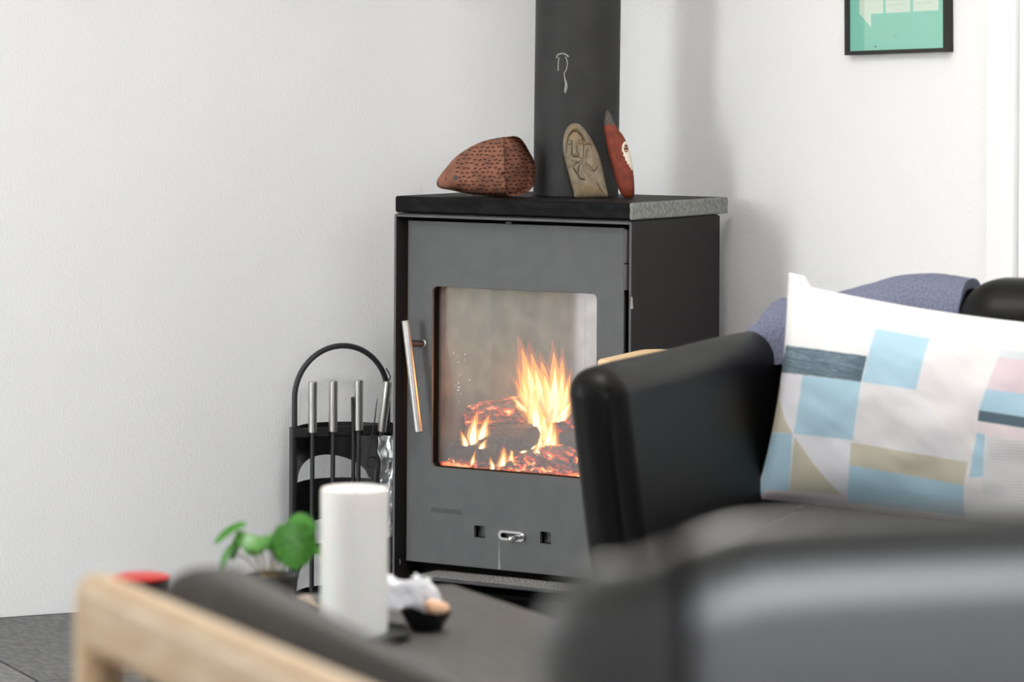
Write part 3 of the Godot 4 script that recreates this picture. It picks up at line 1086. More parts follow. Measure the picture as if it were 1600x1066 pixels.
func figures() -> void:
	var s := 5.70 / 5200.0
	# hedgehog: outline in photograph proportions, nose to the left
	var hog := []
	for q in [[683, 286], [688, 276], [698, 263], [712, 247], [730, 234], [752, 223], [775, 217], [796, 214], [808, 214], [817, 220], [827, 236], [835, 252], [838, 268], [837, 285], [831, 296], [818, 305], [790, 308], [760, 307], [735, 305], [706, 299], [687, 295]]:
		hog.append(Vector2((q[0] - 762.0) * s, (308.0 - q[1]) * s))
	var out := smooth_outline(hog, 7)
	var im := blank(480, 280, Color(0.515, 0.35, 0.285))
	mottle(im, 0.22, 31, 0.012)
	var r := RandomNumberGenerator.new()
	r.seed = 5
	for row in 14:
		for col in 16:
			var x := 96.0 + col * 25.0 + (12.0 if row % 2 else 0.0) + r.randf_range(-5.0, 5.0)
			var y := 10.0 + row * 19.5 + r.randf_range(-4.5, 4.5)
			if x < 90.0 + absf(y - 160.0) * 0.1:
				continue
			dab(im, x, y, r.randf_range(8.0, 12.0), 3.4, r.randf_range(-0.35, 0.15) + (0.25 if x > 330 else 0.0), Color(0.20, 0.12, 0.12), 0.85)
	dab(im, 92, 190, 11, 13, 0, Color(0.30, 0.29, 0.29))
	dab(im, 46, 196, 6, 8, 0.3, Color(0.34, 0.22, 0.21), 0.7)
	dab(im, 4, 235, 8, 26, 0.0, Color(0.22, 0.13, 0.11), 0.8)
	var hm := painted(im, 0.75, 0.3)
	var hp := pebble(out, 0.085, 30, 0.55, func(x: float, y: float):
		# a broken facet: right of the ridge the face falls back, with a lip along the ridge
		var ridge := 0.0305 - 0.06 * (y - 0.05)
		return -1.3 * maxf(0.0, x - ridge) - 0.010 * smoothstep(0.0, 0.002, x - ridge), Vector2(0.02, 0.038))
	var h := put("hedgehog_stone", [hp], hm, null, 32.0)
	tag(h, "reddish brown stone painted as a hedgehog, left of the flue pipe", "ornament")
	h.position = Vector3(-0.0415, 0.7690, -5.715)
	# carved face: pale soapstone with a hooded face resting on a hand
	var face := []
	for q in [[882, 215], [886, 203], [893, 195], [900, 193], [908, 195], [918, 206], [928, 222], [938, 245], [944, 270], [949, 295], [951, 307], [940, 308], [920, 309], [900, 309], [897, 300], [891, 278], [884, 250], [881, 232]]:
		face.append(Vector2((q[0] - 916.0) * s, (309.0 - q[1]) * s))
	var fim := blank(200, 320, Color(0.50, 0.45, 0.37))
	mottle(fim, 0.16, 41, 0.02)
	for q in [[60, 60, 60, 26, 0.9], [150, 80, 30, 60, -0.4], [110, 285, 70, 18, 0.1]]:
		dab(fim, q[0], q[1], q[2], q[3], q[4], Color(0.50, 0.40, 0.27), 0.5)
	var cuts := [  # polylines in photograph pixels: [points, width, depth]
		[[[885, 240], [886, 225], [889, 213], [895, 206], [902, 206], [909, 212], [913, 221]], 1.6, -0.0030],
		[[[894, 222], [894, 236], [893, 243], [897, 246], [902, 245], [903, 241]], 1.0, -0.0022],
		[[[903, 226], [901, 236], [903, 241]], 0.9, -0.0014],
		[[[887, 225], [890, 227], [893, 225]], 1.0, -0.0016], [[[904, 224], [907, 226], [911, 225]], 1.0, -0.0016],
		[[[888, 222], [891, 220], [894, 222]], 0.8, -0.0012], [[[903, 221], [907, 219], [911, 222]], 0.8, -0.0012],
		[[[888, 262], [897, 259], [904, 255], [909, 249], [912, 240]], 1.0, -0.0026],
		[[[912, 232], [910, 244], [909, 256], [913, 268], [920, 278]], 1.0, -0.0022],
		[[[917, 236], [916, 246], [914, 256], [917, 264], [923, 268], [931, 267], [934, 261]], 1.0, -0.0022],
		[[[911, 228], [918, 226], [924, 227]], 1.0, -0.0020], [[[919, 230], [921, 238]], 0.7, -0.0012], [[[924, 230], [926, 238]], 0.7, -0.0012],
		[[[896, 264], [902, 272], [907, 280], [913, 281]], 1.8, -0.0032], [[[904, 262], [903, 271]], 1.4, -0.0022],
		[[[934, 288], [938, 298], [944, 304]], 0.9, -0.0016],
		[[[898, 225], [898, 240]], 2.2, 0.0030], [[[892, 250], [899, 252]], 2.0, 0.0012], [[[914, 245], [912, 258], [917, 272], [922, 282]], 2.0, 0.0022], [[[924, 240], [924, 260]], 4.0, 0.0022],
		[[[884, 240], [885, 222], [889, 208], [896, 199], [905, 200], [914, 212], [922, 226]], 3.2, 0.0026],
	]
	for c in cuts:
		if c[2] > 0.0:
			continue
		for i in c[0].size() - 1:
			for k in 14:
				var q := Vector2(c[0][i][0], c[0][i][1]).lerp(Vector2(c[0][i + 1][0], c[0][i + 1][1]), k / 14.0)
				dab(fim, (q.x - 881.0) / 70.0 * 200.0, (q.y - 193.0) / 116.0 * 320.0, c[1] * 1.8, c[1] * 1.8, 0.0, Color(0.21, 0.18, 0.14), 0.40)
	var segs := []
	for c in cuts:
		for i in c[0].size() - 1:
			segs.append([Vector2((c[0][i][0] - 916.0) * s, (309.0 - c[0][i][1]) * s), Vector2((c[0][i + 1][0] - 916.0) * s, (309.0 - c[0][i + 1][1]) * s), c[1] * s, c[2]])
	var carve := func(x: float, y: float) -> float:
		var p := Vector2(x, y)
		var lo := 0.0
		var hi := 0.0
		for g in segs:
			var q := Geometry2D.get_closest_point_to_segment(p, g[0], g[1])
			var d2: float = p.distance_squared_to(q) / (g[2] * g[2])
			if d2 < 6.0:
				var e: float = 1.0 * g[3] * exp(-d2)
				lo = minf(lo, e)
				hi = maxf(hi, e)
		return lo + hi
	var fo := put("carved_stone", [pebble(smooth_outline(face, 9), 0.024, 46, 0.30, carve)], painted(fim, 0.5), null, 60.0)
	tag(fo, "small beige stone carved with a hooded face resting on a hand", "ornament")
	fo.position = Vector3(0.1270, 0.7692, -5.672)
	fo.rotation = Vector3(-0.10, deg_to_rad(8), 0)
	# red pointed stone, painted with a bearded face, leaning on the pipe
	var red := []
	for q in [[950, 173], [956, 180], [963, 198], [974, 215], [982, 238], [986, 265], [988, 290], [987, 308], [977, 309], [970, 303], [962, 280], [955, 250], [949, 220], [946, 195]]:
		red.append(Vector2((q[0] - 972.0) * s * 1.15, (309.0 - q[1]) * s))
	var rim := blank(160, 420, Color(0.47, 0.20, 0.13))
	mottle(rim, 0.16, 51, 0.02)
	for y in 78:
		for x in 160:
			if y < 70 + 7.0 * sin(x * 0.2):
				rim.set_pixel(x, y, Color(0.34, 0.32, 0.30).lerp(Color(0.26, 0.24, 0.23), 0.5 + 0.5 * sin(x * 0.31 + y * 0.17)))
	fill_poly(rim, [Vector2(92, 166), Vector2(102, 150), Vector2(118, 148), Vector2(130, 166), Vector2(138, 205), Vector2(146, 250), Vector2(148, 288), Vector2(138, 284), Vector2(136, 272), Vector2(129, 272), Vector2(126, 258), Vector2(119, 258), Vector2(115, 242), Vector2(108, 240), Vector2(106, 224), Vector2(97, 218), Vector2(98, 204), Vector2(90, 194)], Color(0.88, 0.84, 0.78))
	dab(rim, 112, 182, 13, 21, 0.0, Color(0.36, 0.19, 0.14))
	for q in [[106, 176, 4, 3], [118, 176, 4, 3], [112, 192, 8, 3]]:
		dab(rim, q[0], q[1], q[2], q[3], 0.0, Color(0.80, 0.72, 0.62))
	var ro := put("red_stone", [pebble(smooth_outline(red, 6), 0.030, 16, 0.30)], painted(rim, 0.6), null, 50.0)
	tag(ro, "red pointed stone painted with a white bearded face, right of the pipe", "ornament")
	ro.position = Vector3(0.1900, 0.7692, -5.685)
	ro.rotation = Vector3(-0.03, deg_to_rad(4), 0)


# ------------------------------------------------------------------ fireside tools

func tool_stand() -> void:
	var at := rp(0.499, 0.105)
	var st := thing("tool_stand", "black metal fireside tool stand with a hooped top beside the stove", "tool stand", at, YAW_L)
	# curved back sheet with half-moon openings: strips with solid runs between the openings
	var cols := []
	var n := 48
	var hole := func(x: float, y0: float, rise: float, half: float) -> float:
		var q := x / half
		return y0 + rise * sqrt(maxf(0.0, 1.0 - q * q)) if absf(q) < 1.0 else y0
	for i in n + 1:
		var x := -0.098 + 0.196 * i / n
		var z := -0.040 + 0.080 * pow(absf(x) / 0.098, 2.2)
		cols.append([x, z, [0.012, 0.030, hole.call(x + 0.004, 0.030, 0.062, 0.074), 0.108, hole.call(x + 0.004, 0.108, 0.045, 0.074), 0.2285, hole.call(x + 0.004, 0.2285, 0.0430, 0.0735), 0.3320]])
	var v := PackedVector3Array()
	var t := PackedInt32Array()
	for c in cols:
		for y in c[2]:
			v.append(Vector3(c[0], y, c[1] + 0.0008))
		for y in c[2]:
			v.append(Vector3(c[0], y, c[1] - 0.0008))
	for i in n:
		for k in 4:
			var a := i * 16 + 2 * k
			var b := a + 16
			t.append_array([a, b, b + 1, a, b + 1, a + 1])
			t.append_array([a + 8, b + 9, b + 8, a + 8, a + 9, b + 9])
			t.append_array([a + 1, b + 1, b + 9, a + 1, b + 9, a + 9])
			t.append_array([a, b + 8, b, a, a + 8, b + 8])
	put("back_sheet", [piece(v, t)], M.iron_sheet, st)
	put("foot_plate", [bend(rbox(Vector3(0.2, 0.012, 0.12), 0.004, 2, 8, Vector3(0, 0.006, 0.005)), func(p: Vector3): return p)], M.iron_sheet, st)
	for s in [-1.0, 1.0]:
		put("side_strip", [box(s * 0.0995 - 0.0025, s * 0.0995 + 0.0025, 0.012, 0.334, 0.028, 0.044, 0.001)], M.iron, st)
	put("rack_bar", [box(-0.100, 0.100, 0.3165, 0.3325, 0.0440, 0.0475, 0.001)], M.iron, st)
	put("rack_shelf", [xf(cell_plate([-0.086, -0.0672, -0.0522, -0.0262, -0.0112, 0.0238, 0.0388, 0.0700, 0.0820, 0.086], [-0.0438, -0.030, -0.021], [Vector2i(1, 0), Vector2i(3, 0), Vector2i(5, 0), Vector2i(7, 0)], 0.3135, 0.3160), Transform3D(Basis(Vector3(1, 0, 0), Vector3(0, 0, -1), Vector3(0, 1, 0)), Vector3.ZERO))], M.iron_sheet, st)
	var hoop := []
	for i in 33:
		var a := PI * i / 32.0
		hoop.append(Vector3(-0.0925 * cos(a), 0.386 + 0.0925 * sin(a), 0.030))
	var path := [Vector3(-0.0925, 0.02, 0.030), Vector3(-0.0925, 0.2, 0.030), Vector3(-0.0925, 0.34, 0.030)]
	path.append_array(hoop)
	path.append_array([Vector3(0.0925, 0.34, 0.030), Vector3(0.0925, 0.2, 0.030), Vector3(0.0925, 0.02, 0.030)])
	put("hoop", [tube(path, 0.0052, 12)], M.iron, st)
	# tools: x, lean, kind, label
	var kinds := [[-0.0680, 0.0, "poker", "fire poker with a steel grip, leftmost in the stand"], [-0.0275, 0.0, "brush", "hearth brush with a steel grip, second from the left in the stand"], [0.0230, 0.0, "shovel", "ash shovel with a steel grip, right of the slim black rod"], [0.0195, 0.137, "tongs", "fire tongs with a leaning steel grip, nearest the stove"]]
	for k in kinds:
		var o := thing("fire_" + k[2] if k[2] != "shovel" else "ash_shovel", k[3], "fire tool", at + Vector3(k[0], 0, 0.0685 if k[2] == "tongs" else 0.0565).rotated(Vector3.UP, deg_to_rad(YAW_L)), YAW_L, "tools in the fireside stand")
		o.rotation.z = -k[1]
		var bottom: float = 0.05 if k[2] == "poker" else 0.10
		put("grip", [lathe([Vector2(0.0060, 0.3240), Vector2(0.0080, 0.3255), Vector2(0.0080, 0.37), Vector2(0.0080, 0.4155), Vector2(0.0070, 0.4170)], 24)], M.steel, o)
		put("shaft", [rod(Vector3(0, bottom, 0), Vector3(0, 0.3245, 0), 0.0042, 12)], M.iron, o)
		if k[2] == "poker":
			put("hook", [tube([Vector3(0, 0.055, 0), Vector3(0, 0.035, 0), Vector3(0.006, 0.024, 0), Vector3(0.016, 0.022, 0), Vector3(0.022, 0.030, 0)], [0.0042, 0.0042, 0.004, 0.0035, 0.002], 10)], M.iron, o)
		elif k[2] == "brush":
			put("brush_head", [lathe([Vector2(0.006, 0.108), Vector2(0.011, 0.104), Vector2(0.012, 0.085), Vector2(0.015, 0.06), Vector2(0.018, 0.032), Vector2(0.017, 0.030)], 20)], M.seam, o)
		elif k[2] == "shovel":
			put("blade", [sheet(9, 9, 0.0014, func(u: float, w: float): return Vector3((u - 0.5) * (0.030 + 0.012 * w), 0.108 - 0.075 * w, 0.006 - 0.010 * (1.0 - pow(absf(u * 2 - 1), 3.0)) * w))], M.iron, o)
		else:
			put("jaw", [tube([Vector3(-0.004, 0.11, 0), Vector3(-0.010, 0.08, 0), Vector3(-0.003, 0.045, 0)], [0.003, 0.003, 0.002], 8)], M.iron, o)
			put("jaw", [tube([Vector3(0.004, 0.11, 0), Vector3(0.010, 0.08, 0), Vector3(0.003, 0.045, 0)], [0.003, 0.003, 0.002], 8)], M.iron, o)
			put("hang_loop", [tube([Vector3(0.0, 0.4165, 0), Vector3(0.003, 0.426, 0), Vector3(-0.002, 0.434, 0), Vector3(-0.008, 0.441, 0)], 0.0014, 8)], M.iron, o)
	var slim := put("iron_rod", [tube([Vector3(0.012, 0.386, 0.054), Vector3(0.0150, 0.30, 0.0525), Vector3(0.0165, 0.20, 0.048), Vector3(0.010, 0.0122, 0.030)], [0.0032, 0.0036, 0.0040, 0.0040], 10)], M.iron)
	slim.position = at
	slim.rotation.y = deg_to_rad(YAW_L)
	tag(slim, "slim plain black iron rod standing among the steel-gripped tools", "fire tool")
	var hk := thing("wire_hook", "thin black wire hook with a looped end, hanging by the rightmost steel grip", "hook", at + Vector3(-0.023, 0.0, 0.026).rotated(Vector3.UP, deg_to_rad(YAW_L)), YAW_L)
	put("wire", [tube([Vector3(0.0730, 0.384, 0.053), Vector3(0.0690, 0.350, 0.053), Vector3(0.0670, 0.334, 0.052), Vector3(0.0600, 0.30, 0.050), Vector3(0.0545, 0.272, 0.050)], [0.0007, 0.0013, 0.0017, 0.0014, 0.0014], 8)], M.iron, hk)
	put("loop", [ring(0.0095, 0.0013, Vector3(0.0635, 0.268, 0.050))], M.iron, hk)
	# crumpled foil between stand and stove
	var f := FastNoiseLite.new()
	f.seed = 9
	f.frequency = 10.0
	var fo := put("foil_bag", [sheet(18, 40, 0.0012, func(u: float, w: float):
		var x := (u - 0.5) * (0.030 + 0.016 * w)
		var y := 0.13 + 0.185 * w
		return Vector3(x + 0.004 * f.get_noise_2d(y * 2.0, u), y, 0.022 * f.get_noise_2d(x * 2.2, y) + 0.005 * f.get_noise_2d(x * 5.0, y * 2.5)))], M.foil, null, 20.0)
	fo.position = at + Vector3(0.073, 0.0, 0.084).rotated(Vector3.UP, deg_to_rad(YAW_L))
	fo.rotation.y = deg_to_rad(YAW_L)
	tag(fo, "crumpled silver foil tucked between the tool stand and the stove", "foil")


# ------------------------------------------------------------------ coffee table and what stands on it

func table() -> void:
	var t := thing("coffee_table", "low dark brown wooden coffee table in front of the stove", "table", rp(1.421, 2.595), YAW_R)
	# local x = b, z = a
	put("tabletop", [prism_flat(round_rect(0.0, 1.05, 0.0, 0.375, 0.012, 5), 0.418, 0.45)], M.table, t)
	put("apron", [box(0.03, 1.02, 0.36, 0.418, 0.025, 0.043, 0.002), box(0.03, 1.02, 0.36, 0.418, 0.332, 0.350, 0.002)], M.table, t)
	for x in [0.045, 1.005]:
		for z in [0.045, 0.33]:
			put("leg", [box(x - 0.02, x + 0.02, 0.0, 0.4178, z - 0.02, z + 0.02, 0.003)], M.table, t)


# outline in x, z; a slab from y0 to y1
func prism_flat(poly: PackedVector2Array, y0: float, y1: float) -> Dictionary:
	var p := prism(poly, -y1, -y0, 0.003)
	return xf(p, Transform3D(Basis(Vector3.RIGHT, PI / 2), Vector3.ZERO))


func table_things() -> void:
	var T := 0.45
	var c := thing("candle", "thick white pillar candle standing on the dark coffee table", "candle", Vector3(-0.1462, T + 0.0061, -3.145))
	put("wax", [lathe([Vector2(0.0310, 0.0), Vector2(0.0325, 0.0015), Vector2(0.0325, 0.05), Vector2(0.0325, 0.1), Vector2(0.0325, 0.1285), Vector2(0.0315, 0.1315), Vector2(0.0295, 0.1320), Vector2(0.0270, 0.1295), Vector2(0.012, 0.1262), Vector2(0.002, 0.1258)].map(func(q): return Vector2(q.x * 0.985, q.y * 1.035)), 48)], M.wax, c)
	put("wick", [rod(Vector3(0, 0.1300, 0), Vector3(0.001, 0.1345, 0), 0.0009, 8)], M.wick, c)
	var d := put("candle_dish", [lathe([Vector2(0.001, 0.0), Vector2(0.046, 0.0), Vector2(0.0520, 0.0035), Vector2(0.0545, 0.0080), Vector2(0.0535, 0.0085), Vector2(0.050, 0.0062), Vector2(0.001, 0.0060)], 56)], M.black_gloss)
	d.position = Vector3(-0.1462, T, -3.145)
	tag(d, "flat black round dish under the white candle", "dish")
	# fluted tin with a sweet, napkin across it
	var bowl := put("fluted_dish", [surf(96, 9, func(u: float, w: float):
		var prof := [Vector2(0.001, 0.0), Vector2(0.0150, 0.0), Vector2(0.0195, 0.008), Vector2(0.0235, 0.0175), Vector2(0.0245, 0.0185), Vector2(0.0232, 0.0180), Vector2(0.0185, 0.008), Vector2(0.0140, 0.0020), Vector2(0.001, 0.0020)]
		var p: Vector2 = prof[int(round(w * 8))]
		var k := 1.0 + 0.05 * sin(u * TAU * 18.0) * smoothstep(0.002, 0.018, p.y)
		return Vector3(p.x * k * cos(u * TAU), p.y, p.x * k * sin(u * TAU)))], M.tin)
	bowl.position = Vector3(-0.0795, T, -3.199)
	tag(bowl, "small black fluted dish right of the white candle", "dish")
	var sweet := put("sweet", [xf(rbox(Vector3(0.024, 0.013, 0.018), 0.0064, 4, 2), Transform3D(Basis(Vector3.FORWARD, 0.25), Vector3.ZERO))], M.peach)
	sweet.position = Vector3(-0.0690, T + 0.0205, -3.200)
	tag(sweet, "peach-coloured sweet lying in the small black fluted dish", "sweet")
	var f := FastNoiseLite.new()
	f.seed = 12
	f.frequency = 28.0
	var nap := put("napkin", [bend(rbox(Vector3(0.058, 0.024, 0.046), 0.004, 3, 14), func(p: Vector3):
		var n := Vector3(f.get_noise_3d(p.x, p.y, p.z), f.get_noise_3d(p.x + 3, p.y, p.z), f.get_noise_3d(p.x, p.y + 5, p.z))
		return p + n * 0.016 + Vector3(-0.006 * (p.y * 40.0), 0.0, 0))], M.napkin, null, 25.0)
	nap.position = Vector3(-0.1015, T + 0.0315, -3.216)
	nap.rotation = Vector3(0, 0.3, -0.03)
	tag(nap, "crumpled white paper napkin lying across the small fluted dish", "napkin")
	var sh := put("dried_petal", [sheet(10, 14, 0.001, func(u: float, w: float):
		var a := (w - 0.5) * 2.4
		return Vector3(0.020 * (w - 0.5) + 0.004 * sin(u * 3.0), 0.0015 + 0.008 * (1.0 - w) + 0.004 * sin(u * PI) * sin(w * 5.0), 0.016 * (u - 0.5) * cos(a * 0.6)))], M.shell)
	sh.position = Vector3(-0.2010, T, -3.330)
	tag(sh, "curled beige dried petal lying left of the white candle", "petal")
	# red-lidded bowl behind the beech chair
	var rb := thing("lacquer_bowl", "small black bowl with a red lid behind the beech chair's back", "bowl", Vector3(-0.3510, T, -3.175))
	put("bowl", [lathe([Vector2(0.001, 0.0), Vector2(0.014, 0.0), Vector2(0.019, 0.012), Vector2(0.024, 0.035), Vector2(0.0265, 0.051), Vector2(0.0250, 0.051), Vector2(0.022, 0.035), Vector2(0.017, 0.014), Vector2(0.001, 0.010)], 40)], M.black_gloss, rb)
	put("red_lid", [lathe([Vector2(0.0275, 0.0512), Vector2(0.0280, 0.0530), Vector2(0.022, 0.0552), Vector2(0.012, 0.0562), Vector2(0.001, 0.0564)], 40)], M.red, rb)
	# potted plant
	var P := Vector3(-0.2297, T, -3.20)
	var pl := thing("potted_plant", "small green round-leaved plant in a black pot behind the candle", "plant", P)
	put("pot", [lathe([Vector2(0.001, 0.0), Vector2(0.0185, 0.0), Vector2(0.0195, 0.001), Vector2(0.0255, 0.0480), Vector2(0.0268, 0.0490), Vector2(0.0268, 0.0518), Vector2(0.0252, 0.0518), Vector2(0.0240, 0.0460), Vector2(0.001, 0.0455)], 40)], M.pot, pl)
	put("soil", [lathe([Vector2(0.0238, 0.0457), Vector2(0.0210, 0.0482), Vector2(0.010, 0.0492), Vector2(0.001, 0.0494)], 28)], M.soil, pl)
	var k := 3.2 / 5200.0
	# leaves: [x px, y px, toward camera px, half width px, half length px, normal, along, material]
	var leaves := [
		[461, 850, 14, 33, 38, Vector3(0.22, 0.12, 1.0), Vector3(0.15, -1.0, 0.1), M.leaf],
		[437, 848, 6, 17, 32, Vector3(-0.75, 0.25, 0.65), Vector3(0.35, -1.0, 0.1), M.leaf],
		[468, 822, -8, 20, 34, Vector3(-0.35, 0.75, 0.55), Vector3(0.75, -0.62, 0.2), M.leaf],
		[394, 847, 4, 28, 21, Vector3(0.10, 0.88, 0.50), Vector3(-0.3, -0.35, 1.0), M.leaf],
		[358, 833, -4, 12, 31, Vector3(-0.42, 0.75, 0.38), Vector3(-0.78, -0.62, 0.1), M.leaf],
		[355, 872, 12, 14, 27, Vector3(-0.80, 0.40, 0.42), Vector3(-0.50, -0.86, 0.1), M.leaf],
		[370, 852, 8, 10, 25, Vector3(-0.65, 0.30, 0.7), Vector3(-0.35, -0.93, 0.1), M.leaf],
		[396, 862, -10, 20, 13, Vector3(-0.1, 0.85, 0.5), Vector3(-0.6, -0.4, 0.7), M.leaf],
		[424, 850, -14, 16, 17, Vector3(0.1, 0.6, 0.7), Vector3(0.1, -0.6, 0.7), M.leaf],
		[491, 858, 0, 9, 13, Vector3(0.5, 0.5, 0.7), Vector3(0.9, -0.4, 0.1), M.leaf],
	]
	for l in leaves:
		var nn: Vector3 = (l[5] as Vector3).normalized()
		var al: Vector3 = ((l[6] as Vector3) - nn * nn.dot(l[6])).normalized()
		var ac := nn.cross(al)
		var mid := Vector3((l[0] - 422.0) * k, 0.0518 + (898.0 - l[1]) * k, l[2] * k)
		var hw: float = l[3] * k
		var hl: float = l[4] * k
		var leaf := sheet(13, 15, 0.0006, func(u: float, w: float):
			var q := w * 2.0 - 1.0
			var half := sqrt(maxf(0.0, 1.0 - q * q)) * (1.0 - 0.12 * q)
			var x := (u * 2.0 - 1.0) * half
			return mid + al * hl * q + ac * hw * x - nn * (0.10 * hl * q * q - 0.22 * hw * x * x))
		put("leaf", [leaf], l[7], pl, 60.0)
		var foot := Vector3((l[0] - 422.0) * k * 0.10, 0.0480, l[2] * k * 0.3)
		var tip: Vector3 = mid - al * hl * 0.35
		put("stem", [tube(smooth_path([foot, foot.lerp(tip, 0.55) + Vector3(0, 0.006, 0), tip], 5), 0.0009, 6)], M.stem, pl)


# ------------------------------------------------------------------ black leather armchair with cushion and throw

const CHAIR_B := Vector3(0.0862, 0.0, -3.9)
const YAW_B := -22.3


func on_chair(x: float, y: float, z: float) -> Vector3:
	return CHAIR_B + Vector3(x, y, z).rotated(Vector3.UP, deg_to_rad(YAW_B))


func leather_armchair() -> void:
	var c := thing("leather_armchair", "black leather armchair holding the patchwork cushion, beside the stove", "armchair", CHAIR_B, YAW_B)
	for s in [0, 1]:
		var side: int = s
		var arm := rbox(Vector3(0.074, 0.53, 0.74), 0.034, 6, 8, Vector3(0.0, 0.0, 0.0))
		bend(arm, func(p: Vector3):
			var q := p
			q.y += 0.370
			q.z -= 0.37
			var h := (q.y - 0.10) / 0.53
			q.x = q.x + 0.014 + (h - 0.85) * -0.060
			q.y += 0.010 * h * (1.0 - exp(q.z * 14.0)) + 0.003 * sin(q.z * 8.0) * h + 0.016 * q.z * h
			q.z += -0.03 * maxf(0.0, 1.0 - h) * (1.0 if q.z > -0.2 else 0.0)
			if side == 1:
				q.x = 0.78 - q.x
			return q)
		put("arm", [arm], M.leather, c, 60.0)
		var x0: float = 0.0255 if side == 0 else 0.78 - 0.0255
		var dir := 1.0 if side == 0 else -1.0
		for off in [0.0, 0.0042]:
			put("seam", [tube([Vector3(x0 + dir * off, 0.616, -0.0070), Vector3(x0 + dir * (off + 0.004), 0.56, -0.0036), Vector3(x0 + dir * (off + 0.016), 0.45, -0.0100), Vector3(x0 + dir * (off + 0.032), 0.30, -0.0185), Vector3(x0 + dir * (off + 0.046), 0.16, -0.0262)], 0.0007, 6)], M.seam, c)
	put("back", [bend(rbox(Vector3(0.70, 0.56, 0.13), 0.05, 6, 6), func(p: Vector3): return Vector3(p.x + 0.39, p.y + 0.385 + 0.012 * (1.0 - pow(p.x / 0.35, 2.0)), p.z - 0.672))], M.leather, c, 60.0)
	put("head_cushion", [bend(rbox(Vector3(0.42, 0.17, 0.15), 0.06, 6, 6), func(p: Vector3): return Vector3(p.x + 0.499, p.y + 0.634, p.z - 0.635))], M.leather, c, 60.0)
	put("seat", [rbox(Vector3(0.62, 0.17, 0.60), 0.05, 5, 4, Vector3(0.39, 0.338, -0.31))], M.leather, c, 60.0)
	put("base", [box(0.06, 0.72, 0.11, 0.26, -0.68, -0.03, 0.01)], M.leather, c)
	for x in [0.08, 0.70]:
		for z in [-0.07, -0.66]:
			put("leg", [mv(lathe([Vector2(0.015, 0.0), Vector2(0.017, 0.002), Vector2(0.022, 0.112)], 16), x, 0, z)], M.table, c)


